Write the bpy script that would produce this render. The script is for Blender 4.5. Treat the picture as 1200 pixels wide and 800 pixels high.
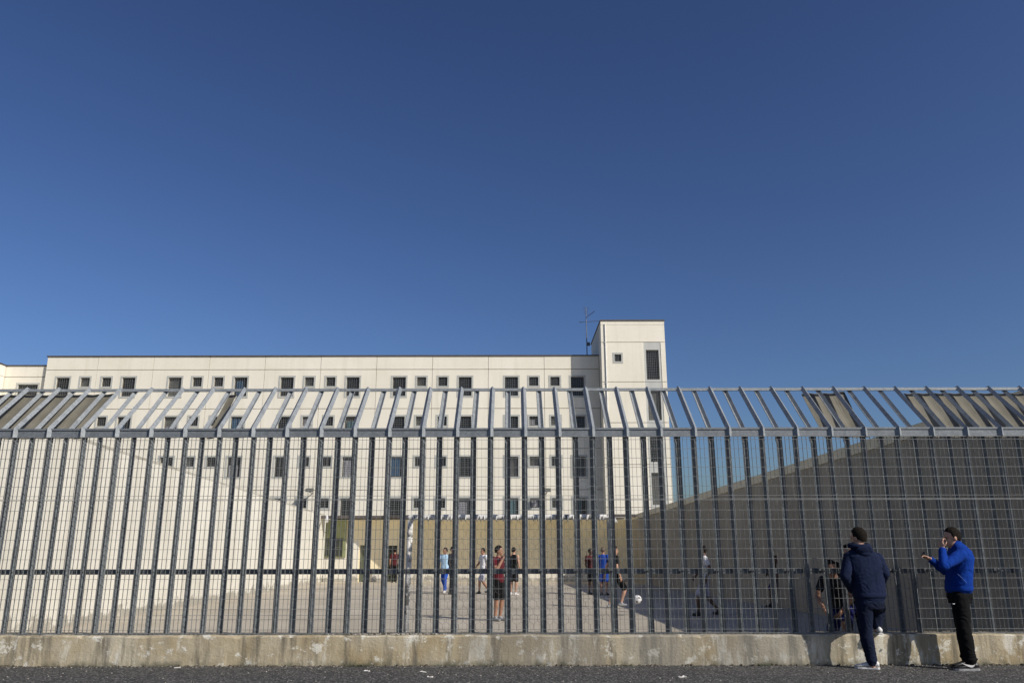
import bpy, bmesh, math, random
from mathutils import Vector, Matrix, Euler, Quaternion, noise
from mathutils.bvhtree import BVHTree
random.seed(7)
R = math.radians
sc = bpy.context.scene
for o in list(bpy.data.objects): bpy.data.objects.remove(o)
COL = sc.collection

# ------------------------------------------------------------------ camera
PITCH, CAMZ, FPX = 14.6, 1.5, 933.3
cam_d = bpy.data.cameras.new('camera'); cam = bpy.data.objects.new('camera', cam_d); COL.objects.link(cam)
cam_d.lens = 28.0; cam_d.sensor_width = 36.0; cam_d.clip_end = 3000; cam_d.clip_start = 0.05
CROT = Euler((R(90 + PITCH), 0, 0)).to_matrix() @ Matrix.Rotation(R(-0.1), 3, 'Z')
cam.matrix_world = Matrix.Translation((0, 0, CAMZ)) @ CROT.to_4x4()
sc.camera = cam
# ------------------------------------------------------------------ sky, sun, exposure
SUN_EL = 33.5
TRAVEL = Vector((-0.79 * math.cos(R(SUN_EL)), 0.61 * math.cos(R(SUN_EL)), -math.sin(R(SUN_EL)))).normalized()
w = bpy.data.worlds.new('World'); sc.world = w; w.use_nodes = True
nt = w.node_tree; nt.nodes.clear()
sky = nt.nodes.new('ShaderNodeTexSky'); sky.sky_type = 'NISHITA'; sky.sun_disc = False
sky.sun_elevation = R(SUN_EL); sky.sun_rotation = math.atan2(-TRAVEL.x, -TRAVEL.y)
sky.altitude = 30; sky.air_density = 1.0; sky.dust_density = 1.7; sky.ozone_density = 5.0
bg = nt.nodes.new('ShaderNodeBackground'); bg.inputs['Strength'].default_value = 0.055
ow = nt.nodes.new('ShaderNodeOutputWorld')
gm = nt.nodes.new('ShaderNodeGamma'); gm.inputs[1].default_value = 1.32
hs = nt.nodes.new('ShaderNodeHueSaturation'); hs.inputs['Hue'].default_value = 0.506; hs.inputs['Saturation'].default_value = 1.0; hs.inputs['Value'].default_value = 1.0
nt.links.new(sky.outputs[0], gm.inputs[0]); nt.links.new(gm.outputs[0], hs.inputs['Color']); nt.links.new(hs.outputs[0], bg.inputs[0]); nt.links.new(bg.outputs[0], ow.inputs[0])
sd = bpy.data.lights.new('sun', 'SUN'); sd.energy = 4.3; sd.angle = R(0.53); sd.color = (1.0, 0.94, 0.85)
sun = bpy.data.objects.new('sun', sd); COL.objects.link(sun)
sun.rotation_euler = TRAVEL.to_track_quat('-Z', 'Y').to_euler(); sun.location = (20, -15, 25)
vs = sc.view_settings; vs.view_transform = 'Standard'; vs.look = 'None'; vs.exposure = 0.0; vs.gamma = 1.0
vs.use_curve_mapping = False

# ------------------------------------------------------------------ pixel helpers (photo pixels, 1200x800)
def ray(px, py):
    return CROT @ Vector(((px - 600) / FPX, -(py - 400) / FPX, -1.0))
def P(px, py, D):                       # point seen at the pixel, on the plane y = D
    d = ray(px, py); return Vector((0, 0, CAMZ)) + d * (D / d.y)
def G(px, py, z):                       # point seen at the pixel, on the ground z
    d = ray(px, py); return Vector((0, 0, CAMZ)) + d * ((z - CAMZ) / d.z)

# ------------------------------------------------------------------ materials
MATS = {}
def newmat(name):
    m = bpy.data.materials.new(name); m.use_nodes = True; m.node_tree.nodes.clear(); MATS[name] = m
    t = m.node_tree; out = t.nodes.new('ShaderNodeOutputMaterial'); b = t.nodes.new('ShaderNodeBsdfPrincipled')
    t.links.new(b.outputs[0], out.inputs[0]); return m, t, b
def N(t, kind, **kw):
    n = t.nodes.new(kind)
    for k, v in kw.items(): setattr(n, k, v)
    return n
def coords(t, scale=(1, 1, 1), kind='Object', loc=(0, 0, 0)):
    tc = N(t, 'ShaderNodeTexCoord'); mp = N(t, 'ShaderNodeMapping')
    mp.inputs['Scale'].default_value = scale; mp.inputs['Location'].default_value = loc
    if kind == 'World':
        g = N(t, 'ShaderNodeNewGeometry'); t.links.new(g.outputs['Position'], mp.inputs['Vector'])
    else: t.links.new(tc.outputs[kind], mp.inputs['Vector'])
    return mp.outputs[0]
def noise_n(t, vec, scale, detail=6, rough=0.6):
    n = N(t, 'ShaderNodeTexNoise'); n.inputs['Scale'].default_value = scale
    n.inputs['Detail'].default_value = detail; n.inputs['Roughness'].default_value = rough
    t.links.new(vec, n.inputs['Vector']); return n.outputs['Fac']
def ramp(t, fac, a, b):
    r = N(t, 'ShaderNodeMapRange'); r.inputs[1].default_value = a; r.inputs[2].default_value = b
    t.links.new(fac, r.inputs[0]); return r.outputs[0]
def mix(t, fac, a, b):
    m = N(t, 'ShaderNodeMix', data_type='RGBA')
    for sock, v in ((m.inputs[0], fac), (m.inputs[6], a), (m.inputs[7], b)):
        if isinstance(v, (int, float)): sock.default_value = v
        elif isinstance(v, tuple): sock.default_value = (*v, 1)
        else: t.links.new(v, sock)
    return m.outputs[2]
def mul(t, a, b):
    m = N(t, 'ShaderNodeMath', operation='MULTIPLY')
    for s, v in ((m.inputs[0], a), (m.inputs[1], b)):
        if isinstance(v, (int, float)): s.default_value = v
        else: t.links.new(v, s)
    return m.outputs[0]
def bump(t, b, fac, strength, dist=0.01):
    n = N(t, 'ShaderNodeBump'); n.inputs['Strength'].default_value = strength; n.inputs['Distance'].default_value = dist
    t.links.new(fac, n.inputs['Height']); t.links.new(n.outputs[0], b.inputs['Normal'])
def simple(name, c1, c2=None, scale=6.0, rough=0.7, metal=0.0, bs=0.0, bscale=60, stretch=(1, 1, 1), lo=0.35, hi=0.65, kind='Object', bdist=0.01):
    m, t, b = newmat(name)
    v = coords(t, stretch, kind)
    if c2 is None: b.inputs['Base Color'].default_value = (*c1, 1)
    else: t.links.new(mix(t, ramp(t, noise_n(t, v, scale), lo, hi), c1, c2), b.inputs['Base Color'])
    b.inputs['Roughness'].default_value = rough; b.inputs['Metallic'].default_value = metal
    if bs: bump(t, b, noise_n(t, v, bscale), bs, bdist)
    return m

def m_asphalt():
    m, t, b = newmat('asphalt'); v = coords(t, kind='World')
    c = mix(t, ramp(t, noise_n(t, v, 0.6, 5), .35, .7), (0.040, 0.039, 0.037), (0.060, 0.057, 0.053))
    g = N(t, 'ShaderNodeTexVoronoi'); g.inputs['Scale'].default_value = 48; t.links.new(v, g.inputs['Vector'])
    gc = N(t, 'ShaderNodeSeparateColor'); t.links.new(g.outputs['Color'], gc.inputs[0])
    c = mix(t, ramp(t, gc.outputs[0], .55, .98), c, (0.19, 0.182, 0.168))
    c = mix(t, ramp(t, gc.outputs[1], .62, .75), c, (0.018, 0.018, 0.018))
    f = ramp(t, noise_n(t, coords(t, (1, 3.0, 1), 'World'), 2.6, 7), .55, .75)
    c = mix(t, mul(t, f, .55), c, (0.10, 0.092, 0.08))
    t.links.new(c, b.inputs['Base Color']); b.inputs['Roughness'].default_value = .9
    bump(t, b, g.outputs['Distance'], .8, .012)
m_asphalt()
def m_plinth():
    m, t, b = newmat('stained_concrete'); v = coords(t, kind='World')
    c = mix(t, ramp(t, noise_n(t, v, 1.3, 8), .35, .68), (0.31, 0.245, 0.14), (0.48, 0.43, 0.32))
    st = noise_n(t, coords(t, (5.5, 5.5, .55), 'World', (3, 0, 0)), 1.0, 6)          # drips
    c = mix(t, mul(t, ramp(t, st, .50, .64), .9), c, (0.12, 0.105, 0.075))
    d2 = noise_n(t, coords(t, (3.1, 3.1, .7), 'World', (19, 0, 4)), 1.3, 7, .7)
    c = mix(t, mul(t, ramp(t, d2, .55, .62), .8), c, (0.60, 0.57, 0.48))
    e = noise_n(t, coords(t, (1, 1, 1.2), 'World', (7, 2, 0)), 5.0, 9, .72)
    c = mix(t, mul(t, ramp(t, e, .56, .60), .85), c, (0.62, 0.60, 0.52))
    p = noise_n(t, coords(t, (1, 1, 1), 'World', (1, 9, 0)), 17, 4, .6)
    c = mix(t, mul(t, ramp(t, p, .66, .72), .7), c, (0.07, 0.06, 0.05))
    big = ramp(t, noise_n(t, coords(t, (.7, .7, .3), 'World', (40, 0, 0)), 1.2, 3), .52, .62)
    c = mix(t, mul(t, big, .55), c, (0.20, 0.19, 0.165))
    sx = N(t, 'ShaderNodeSeparateXYZ'); t.links.new(v, sx.inputs[0])
    low = mul(t, ramp(t, sx.outputs[2], .085, .0), ramp(t, noise_n(t, v, 3.3, 6), .42, .60))
    c = mix(t, mul(t, low, .9), c, (0.055, 0.060, 0.035))
    t.links.new(c, b.inputs['Base Color']); b.inputs['Roughness'].default_value = .92
    bump(t, b, noise_n(t, v, 28, 9, .7), .7, .014)
m_plinth()
def m_facade(name, a, bb, streak, amt=.35):
    m, t, b = newmat(name); v = coords(t, kind='World')
    c = mix(t, ramp(t, noise_n(t, v, .35, 5), .35, .65), a, bb)
    st = noise_n(t, coords(t, (1.3, 1.3, .07), 'World'), 1.6, 6, .65)
    c = mix(t, mul(t, ramp(t, st, .50, .74), amt), c, streak)
    f = noise_n(t, v, 6, 6, .7); c = mix(t, mul(t, ramp(t, f, .5, .8), .2), c, streak)
    t.links.new(c, b.inputs['Base Color']); b.inputs['Roughness'].default_value = .85
    bump(t, b, noise_n(t, v, 40, 5), .15, .01)
m_facade('facade_render', (0.74, 0.695, 0.575), (0.80, 0.755, 0.64), (0.56, 0.515, 0.40))
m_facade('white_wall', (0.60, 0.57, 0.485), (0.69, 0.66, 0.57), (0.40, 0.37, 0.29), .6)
m_facade('grimy_edge', (0.34, 0.315, 0.25), (0.52, 0.49, 0.42), (0.22, 0.20, 0.15), .6)
def wall_grime():                                        # splashed dirt along the wall foot, ragged upper edge
    t = MATS['white_wall'].node_tree; b = [n for n in t.nodes if n.type == 'BSDF_PRINCIPLED'][0]
    old = b.inputs['Base Color'].links[0].from_socket; v = coords(t, kind='World')
    sx = N(t, 'ShaderNodeSeparateXYZ'); t.links.new(v, sx.inputs[0])
    n1 = mul(t, noise_n(t, v, 2.2, 8, .7), 1.0)
    ad = N(t, 'ShaderNodeMath', operation='MULTIPLY_ADD'); t.links.new(n1, ad.inputs[0]); ad.inputs[1].default_value = 1.5; ad.inputs[2].default_value = -.66
    sb = N(t, 'ShaderNodeMath', operation='SUBTRACT'); t.links.new(ad.outputs[0], sb.inputs[0]); t.links.new(sx.outputs[2], sb.inputs[1])
    c = mix(t, mul(t, ramp(t, sb.outputs[0], .0, .10), .75), old, (0.26, 0.235, 0.185))
    t.links.new(c, b.inputs['Base Color'])
wall_grime()
m_facade('concrete_wall', (0.30, 0.262, 0.192), (0.38, 0.335, 0.25), (0.19, 0.163, 0.115), .7)  # bare concrete, the right yard wall's own colour
m_facade('ochre_wall', (0.74, 0.64, 0.42), (0.79, 0.69, 0.47), (0.60, 0.51, 0.32), .3)
m_facade('coping', (0.68, 0.60, 0.41), (0.74, 0.67, 0.48), (0.35, 0.31, 0.22), .5)
m_facade('yard_concrete', (0.37, 0.325, 0.25), (0.47, 0.42, 0.335), (0.27, 0.235, 0.18), .3)
def m_sheet():  # translucency guessed, so that sun through it brightens the wall below
    m, t, b = newmat('translucent_sheet'); v = coords(t, kind='World')
    c = mix(t, ramp(t, noise_n(t, v, .8, 5), .35, .65), (0.80, 0.74, 0.58), (0.88, 0.82, 0.66))
    t.links.new(c, b.inputs['Base Color']); b.inputs['Roughness'].default_value = .6
    tr = N(t, 'ShaderNodeBsdfTranslucent'); t.links.new(c, tr.inputs[0]); mx = N(t, 'ShaderNodeMixShader'); mx.inputs[0].default_value = .6
    out = [n for n in t.nodes if n.type == 'OUTPUT_MATERIAL'][0]
    t.links.new(b.outputs[0], mx.inputs[1]); t.links.new(tr.outputs[0], mx.inputs[2]); t.links.new(mx.outputs[0], out.inputs[0])
m_sheet()
simple('surround', (0.40, 0.405, 0.375), (0.47, 0.47, 0.43), 3, .8)
simple('spandrel', (0.45, 0.455, 0.43), (0.52, 0.52, 0.48), 1.5, .8)
simple('roof_edge', (0.07, 0.06, 0.055), (0.10, 0.085, 0.075), 2, .6)
simple('core', (0.25, 0.235, 0.20), (0.30, 0.28, 0.24), 2, .9)
def m_galv(name, a, bb, c3, metal=.35):
    m, t, b = newmat(name); v = coords(t, kind='World')
    vo = N(t, 'ShaderNodeTexVoronoi'); vo.inputs['Scale'].default_value = 42; t.links.new(v, vo.inputs['Vector'])
    se = N(t, 'ShaderNodeSeparateColor'); t.links.new(vo.outputs['Color'], se.inputs[0])
    c = mix(t, se.outputs[0], a, bb)
    c = mix(t, mul(t, ramp(t, noise_n(t, coords(t, (3, 3, 1.2), 'World'), 2.5, 7), .5, .7), .5), c, c3)
    t.links.new(c, b.inputs['Base Color']); b.inputs['Metallic'].default_value = metal
    t.links.new(ramp(t, se.outputs[1], -1.2, 2.2), b.inputs['Roughness'])
m_galv('galvanised', (0.215, 0.235, 0.245), (0.29, 0.31, 0.32), (0.135, 0.145, 0.15), .15)
m_galv('post_steel', (0.11, 0.124, 0.132), (0.17, 0.187, 0.196), (0.07, 0.078, 0.084), .15)
m_galv('rail_steel', (0.14, 0.155, 0.167), (0.195, 0.212, 0.225), (0.10, 0.11, 0.115), .15)
m_galv('grating_steel', (0.15, 0.158, 0.158), (0.21, 0.218, 0.215), (0.12, 0.10, 0.08), .15)
m_galv('dull_steel', (0.10, 0.11, 0.115), (0.14, 0.15, 0.155), (0.07, 0.07, 0.07))
simple('fibre_sheet', (0.125, 0.115, 0.087), (0.175, 0.163, 0.13), 3.2, .85, 0, .3, 30, (1, 1, .4))
simple('glass_dark', (0.012, 0.015, 0.017), (0.03, 0.034, 0.036), 2, .18)
simple('glass_curtain', (0.12, 0.125, 0.12), (0.20, 0.20, 0.18), 4, .4)
simple('grille_iron', (0.085, 0.085, 0.08), (0.13, 0.13, 0.12), 8, .6)
simple('cloth_blue', (0.05, 0.13, 0.26), (0.08, 0.20, 0.32), 9, .9)
simple('cloth_white', (0.62, 0.62, 0.62), (0.42, 0.40, 0.46), 14, .9)
simple('cloth_teal', (0.10, 0.22, 0.25), (0.18, 0.33, 0.36), 12, .9)
simple('antenna_metal', (0.12, 0.12, 0.125), None, 1, .5, .6)
simple('olive_paint', (0.21, 0.225, 0.10), (0.26, 0.275, 0.13), 3, .6)
simple('olive_dark', (0.075, 0.085, 0.045), (0.10, 0.11, 0.06), 3, .6)
simple('white_paint', (0.74, 0.73, 0.70), (0.60, 0.59, 0.56), 8, .6)
def m_peel():
    m, t, b = newmat('peeling_paint'); v = coords(t, kind='World')
    f = ramp(t, noise_n(t, coords(t, (1, 1, .55), 'World'), 7, 6, .7), .56, .59)
    t.links.new(mix(t, f, (0.70, 0.69, 0.66), (0.17, 0.165, 0.155)), b.inputs['Base Color'])
    b.inputs['Roughness'].default_value = .6
m_peel()
simple('net_cord', (0.10, 0.095, 0.085), (0.16, 0.15, 0.13), 10, .9)
simple('soil', (0.055, 0.045, 0.032), (0.10, 0.085, 0.06), 20, .95)
simple('pebble', (0.42, 0.39, 0.33), (0.22, 0.20, 0.17), 25, .9)
simple('paper', (0.70, 0.68, 0.63), (0.55, 0.53, 0.48), 9, .9)
simple('leaf_green', (0.05, 0.075, 0.025), (0.09, 0.10, 0.04), 9, .8)
simple('skin', (0.42, 0.235, 0.155), (0.48, 0.28, 0.19), 14, .55)
simple('skin_tan', (0.30, 0.155, 0.095), (0.36, 0.19, 0.12), 14, .55)
simple('skin_dark', (0.09, 0.048, 0.03), (0.12, 0.065, 0.04), 14, .5)
simple('hair_dark', (0.006, 0.005, 0.004), (0.020, 0.015, 0.011), 60, .9, 0, .8, 120)
[n for n in MATS['hair_dark'].node_tree.nodes if n.type == 'BSDF_PRINCIPLED'][0].inputs['Specular IOR Level'].default_value = .12
simple('hair_brown', (0.075, 0.05, 0.03), (0.12, 0.08, 0.05), 60, .6, 0, .6, 180)
def cloth(name, c, k=1.35, bscale=16):
    mm = simple(name, c, tuple(x * k for x in c), 6, .95, 0, .35, bscale, bdist=.012)
    [n for n in mm.node_tree.nodes if n.type == 'BSDF_PRINCIPLED'][0].inputs['Specular IOR Level'].default_value = .15
cloth('navy_fleece', (0.0075, 0.012, 0.032)); cloth('denim', (0.0065, 0.010, 0.024)); cloth('royal_blue', (0.003, 0.030, 0.20), 1.25)
cloth('black_cloth', (0.005, 0.005, 0.0055)); cloth('light_blue', (0.36, 0.52, 0.66), 1.15); cloth('track_blue', (0.02, 0.07, 0.34), 1.2)
cloth('white_cloth', (0.62, 0.62, 0.64), 1.1); cloth('maroon', (0.075, 0.009, 0.014)); cloth('dark_maroon', (0.06, 0.014, 0.016))
cloth('charcoal', (0.022, 0.022, 0.025)); cloth('brown_cloth', (0.085, 0.055, 0.033)); cloth('navy_shorts', (0.012, 0.014, 0.075)); cloth('grey_cloth', (0.35, 0.35, 0.40))
simple('zip_highlight_blue', (0.05, 0.12, 0.36), None, 1, .7)
simple('shoe_white', (0.68, 0.67, 0.65), (0.52, 0.51, 0.49), 16, .5)
simple('shoe_black', (0.010, 0.010, 0.011), (0.02, 0.02, 0.022), 16, .45)
simple('shoe_grey', (0.20, 0.20, 0.21), (0.30, 0.30, 0.30), 16, .6)
simple('yellow_trim', (0.55, 0.40, 0.06), None)
simple('ball_white', (0.75, 0.74, 0.72), (0.66, 0.65, 0.63), 8, .5)
simple('ball_black', (0.02, 0.02, 0.02), None, 1, .5)
simple('phone_black', (0.015, 0.015, 0.017), None, 1, .25)
simple('earth', (0.13, 0.115, 0.085), (0.19, 0.17, 0.125), .2, .95)

# ------------------------------------------------------------------ mesh helpers
class MB:
    def __init__(s): s.v = []; s.f = []; s.m = []
    def quad(s, a, b, c, d, m=0):
        n = len(s.v); s.v += [tuple(a), tuple(b), tuple(c), tuple(d)]; s.f.append((n, n+1, n+2, n+3)); s.m.append(m)
    def box(s, x0, x1, y0, y1, z0, z1, m=0):
        n = len(s.v)
        s.v += [(x, y, z) for z in (z0, z1) for y in (y0, y1) for x in (x0, x1)]
        for f in ((0,2,3,1), (4,5,7,6), (0,1,5,4), (2,6,7,3), (0,4,6,2), (1,3,7,5)):
            s.f.append(tuple(n+i for i in f)); s.m.append(m)
    def rings(s, rs, cap=True, m=0):                    # loft of equal-length rings
        n0 = len(s.v); k = len(rs[0])
        for r in rs: s.v += [tuple(p) for p in r]
        for i in range(len(rs)-1):
            for j in range(k):
                a = n0+i*k+j; b = n0+i*k+(j+1) % k
                s.f.append((a, b, b+k, a+k)); s.m.append(m)
        if cap:
            s.f.append(tuple(n0+j for j in reversed(range(k)))); s.m.append(m)
            s.f.append(tuple(n0+(len(rs)-1)*k+j for j in range(k))); s.m.append(m)
    def sweep(s, prof, path, xdir=(1, 0, 0), m=0):      # profile (u,v) swept along a path; u along xdir
        rs = []; X = Vector(xdir)
        path = [Vector(p) for p in path]
        for i, p in enumerate(path):
            a = (path[i]-path[i-1]).normalized() if i else None
            b = (path[i+1]-path[i]).normalized() if i < len(path)-1 else None
            d = (a+b).normalized() if a and b else (a or b)
            V = d.cross(X).normalized() * -1
            k = 1.0
            if a and b: k = 1.0/max(.3, a.dot(d))
            rs.append([p + X*u + V*v*k for u, v in prof])
        s.rings(rs, True, m)
    def tube(s, pts, rad, seg=8, m=0):
        pts = [Vector(p) for p in pts]; rs = []
        if not isinstance(rad, (list, tuple)): rad = [rad]*len(pts)
        ref = None
        for i, p in enumerate(pts):
            d = (pts[min(i+1, len(pts)-1)]-pts[max(i-1, 0)]).normalized()
            if ref is None: ref = Vector((0, 0, 1)) if abs(d.z) < .9 else Vector((1, 0, 0))
            u = d.cross(ref).normalized(); v = d.cross(u).normalized(); ref = -u.cross(d) if False else ref
            rs.append([p + (u*math.cos(2*math.pi*j/seg) + v*math.sin(2*math.pi*j/seg))*rad[i] for j in range(seg)])
        s.rings(rs, True, m)
    def ell(s, c, ax, ay, az, seg=14, rg=9, m=0):       # ellipsoid with axis vectors
        c = Vector(c); rs = []
        for i in range(rg+1):
            th = math.pi*(i+.0)/rg; th = min(max(th, .06), math.pi-.06)
            rs.append([c + Vector(az)*math.cos(th)*-1 + (Vector(ax)*math.cos(2*math.pi*j/seg) + Vector(ay)*math.sin(2*math.pi*j/seg))*math.sin(th) for j in range(seg)])
        s.rings(rs, True, m)
    def mesh(s, name, mats):
        me = bpy.data.meshes.new(name); me.from_pydata(s.v, [], s.f)
        for m in (mats if isinstance(mats, (list, tuple)) else [mats]): me.materials.append(MATS[m])
        me.polygons.foreach_set('material_index', s.m); me.update()
        bm = bmesh.new(); bm.from_mesh(me); bmesh.ops.recalc_face_normals(bm, faces=bm.faces); bm.to_mesh(me); bm.free()
        return me
    def build(s, name, mats, parent=None, loc=(0, 0, 0), rz=0, smooth=False):
        me = s.mesh(name, mats)
        if smooth:
            for p in me.polygons: p.use_smooth = True
        return place(name, me, parent, loc, rz)
def place(name, me, parent=None, loc=(0, 0, 0), rz=0):
    o = bpy.data.objects.new(name, me); COL.objects.link(o); o.parent = parent
    o.location = loc; o.rotation_euler = (0, 0, rz); return o
def empty(name, loc=(0, 0, 0)):
    o = bpy.data.objects.new(name, None); COL.objects.link(o); o.location = loc; o.empty_display_size = .2; return o
def tag(o, label, cat, group=None):
    o['label'] = label; o['category'] = cat
    if group: o['group'] = group
    return o
def struct(o): o['kind'] = 'structure'; return o

# ------------------------------------------------------------------ ground
WF, WB, WH = 11.35, 11.80, 0.385        # dwarf wall front, back, height
YZ = -0.15                              # yard level
DF = 43.7                               # far yard wall
m = MB(); m.quad((-900, -900, -.32), (900, -900, -.32), (900, 900, -.32), (-900, 900, -.32)); struct(m.build('ground', 'earth'))
m = MB(); m.box(-60, 60, -40, WF + .05, -.25, 0); struct(m.build('road', 'asphalt'))
def yard_half(y): return 6.2 + .08*(DF - y)
m = MB(); a = [(-10.1, WB-.05), (9.4, WB-.05), (yard_half(DF)+.1, DF+.2), (-10.1, DF+.2)]
m.rings([[(x, y, -.3) for x, y in a], [(x, y, YZ) for x, y in a]]); yard = struct(m.build('yard', 'yard_concrete'))
m = MB()
m.box(-9.5, 6.6, 21.75, 21.83, YZ-.01, YZ+.004); m.build('drain_channel', 'dull_steel', yard)

# ------------------------------------------------------------------ dwarf wall under the fence
fence_x = 10.4
m = MB(); rs = []
nx = 420
for i in range(nx+1):
    x = -fence_x + 2*fence_x*i/nx
    def j(a, s, k): return a*noise.noise(Vector((x*s, k, 3.3)))
    top = WH + j(.010, 1.3, 0) + j(.007, 6, 1); fr = WF + j(.010, 1.1, 2) + j(.006, 9, 3)
    ch = .014 + abs(j(.022, 3.1, 4)) + max(0, j(.05, 7.7, 5)-.012)
    rs.append([(x, fr+.012, -.1), (x, fr + .006 + j(.010, 11, 6), .03), (x, fr + j(.006, 7, 7), .2), (x, fr, top-ch), (x, fr+ch*.8, top), (x, WB, top), (x, WB, -.28)])
m.rings(rs); dw = m.build('dwarf_wall', 'stained_concrete')
tag(dw, 'low stained concrete wall carrying the bar fence along the road', 'wall')

# ------------------------------------------------------------------ fence
fence = empty('bar_fence', (0, 11.55, WH)); tag(fence, 'tall galvanised steel bar fence with grating and inward sloping top', 'fence')
def fpart(mb, name, mats, loc=(0, 0, 0)):
    o = mb.build(name, mats, None, loc); o.parent = fence; o.matrix_parent_inverse = Matrix.Translation((0, -11.55, -WH)); return o
def fcopy(o, loc, name=None):
    c = o.copy(); COL.objects.link(c); c.location = loc; return c
SP = 0.246; AX0 = 0.178
L = .060*math.cos(R(45)); T = .0085
ZR0, ZR1 = 3.075, 3.20                                  # lower rail
def angle_prof(sign):                                   # L section, apex towards -v when sign = 1
    return [(0, 0), (L, L*sign), (L-T*.7, (L+T*.7)*sign), (0, T*1.42*sign), (-L+T*.7, (L+T*.7)*sign), (-L, L*sign)]
m = MB(); pr = angle_prof(1)
m.rings([[(u, v, 0) for u, v in pr], [(u, v, 0) for u, v in pr][:0] or [(u, v, ZR0+.06-WH) for u, v in pr]])
postA = fpart(m, 'post', 'post_steel', (AX0, 11.520, WH-.004))
m = MB(); pr = angle_prof(-1)
m.rings([[(u, v, 0) for u, v in pr], [(u, v, ZR0+.06-WH) for u, v in pr]])
postB = fpart(m, 'post', 'post_steel', (AX0+SP, 11.575, WH-.004))
# sloping members
TOPY, TOPZ = 12.415, 3.985
m = MB(); m.sweep([(u, -v) for u, v in angle_prof(1)], [(0, 11.445, ZR0-.006), (0, 11.445, ZR1+.005), (0, TOPY, TOPZ+.015)])
rafA = fpart(m, 'sloping_bar', 'galvanised', (AX0, 0, 0))
m = MB(); m.sweep([(u, -v) for u, v in angle_prof(-1)], [(0, 11.63, ZR1-.03), (0, TOPY+.075, TOPZ-.062)])
rafB = fpart(m, 'sloping_bar', 'galvanised', (AX0+SP, 0, 0))
# lower rail segment between two A bars: lip, groove, web
m = MB()
W_ = 2*SP - .004
m.box(0, W_, 11.482, 11.57, ZR1-.028, ZR1); m.box(.0, W_, 11.505, 11.555, ZR1-.042, ZR1-.028); m.box(0, W_, 11.490, 11.56, ZR0, ZR1-.042)
seg = fpart(m, 'rail_segment', 'rail_steel', (AX0+.002, 0, 0))
m = MB(); m.box(0, W_, TOPY-.015, TOPY+.03, TOPZ-.062, TOPZ-.020)
tseg = fpart(m, 'top_rail_segment', 'galvanised', (AX0+.002, 0, 0))
m = MB(); m.box(0, W_, 11.622, 11.630, 1.165, 1.235)
mseg = fpart(m, 'middle_rail_segment', 'dull_steel', (AX0+.002, 0, 0))
# small brackets under the rail
m = MB(); n_ = [(0, .0), (.034, 0), (0, .085)]
m.rings([[(-.03, 11.575, ZR0-.0), (-.03, 11.60, ZR0), (-.03, 11.575, ZR0-.08)], [(-.036, 11.575, ZR0), (-.036, 11.60, ZR0), (-.036, 11.575, ZR0-.08)]])
brk = fpart(m, 'bracket', 'galvanised', (AX0+SP, 0, 0))
m = MB(); m.tube([(0, 11.500, 1.2), (0, 11.640, 1.2)], .013, 6)
blt = fpart(m, 'bolt', 'dull_steel', (AX0+SP-.02, 0, 0))
rr = random.Random(3)
KN = 20
for k in range(-KN, KN+1):
    if k:
        x = AX0 + 2*SP*k
        c = fcopy(postA, (x + rr.uniform(-.003, .003), 11.520, WH-.004)); c.rotation_euler = (rr.uniform(-.0012, .0012), rr.uniform(-.0012, .0012), rr.uniform(-.05, .05))
        c = fcopy(postB, (x+SP + rr.uniform(-.003, .003), 11.575, WH-.004)); c.rotation_euler = (rr.uniform(-.0012, .0012), rr.uniform(-.0012, .0012), rr.uniform(-.05, .05))
        c = fcopy(rafA, (x + rr.uniform(-.004, .004), 0, rr.uniform(-.003, .003)))
        c = fcopy(rafB, (x+SP + rr.uniform(-.006, .006), 0, rr.uniform(-.004, .002)))
        fcopy(seg, (x+.002, 0, rr.uniform(-.002, .002))); fcopy(tseg, (x+.002, 0, rr.uniform(-.001, .001))); fcopy(mseg, (x+.002, 0, 0))
        fcopy(brk, (x+SP, 0, 0))
        fcopy(blt, (x+SP-.02, 0, rr.uniform(-.004, .004)))
# grating panels: upright flats and round cross wires
def grating(z0, z1, nm):
    m = MB(); wpan = 8*SP
    for i in range(33):
        x = i*SP/4; hw = .0026 if i in (0, 32) else .0011
        m.box(x-hw if i else 0.001, x+hw if i < 32 else wpan-.001, 11.462, 11.481, z0, z1)
    z = z0 + .05
    while z < z1-.02:
        m.box(.0, wpan, 11.4565, 11.4622, z-.0025, z+.0025); z += .132
    m.box(0, wpan, 11.459, 11.4605, z0, z0+.007); m.box(0, wpan, 11.459, 11.4605, z1-.007, z1)
    return m
ga = fpart(grating(WH+.012, 2.175, 'a'), 'grating_panel', 'grating_steel', (AX0-5*8*SP-.123, 0, 0)); ga['kind'] = 'stuff'
gb = fpart(grating(2.182, ZR0-.004, 'b'), 'grating_panel', 'grating_steel', (AX0-5*8*SP-.123, 0, 0)); gb['kind'] = 'stuff'
for k in range(1, 10):
    for g in (ga, gb):
        c = fcopy(g, (AX0-5*8*SP-.123 + k*8*SP, rr.uniform(-.004, .004), 0))
# base flat
m = MB(); m.box(-9.9, 9.9, 11.50, 11.64, WH-.03, WH+.003); fpart(m, 'base_plate', 'dull_steel')
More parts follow.
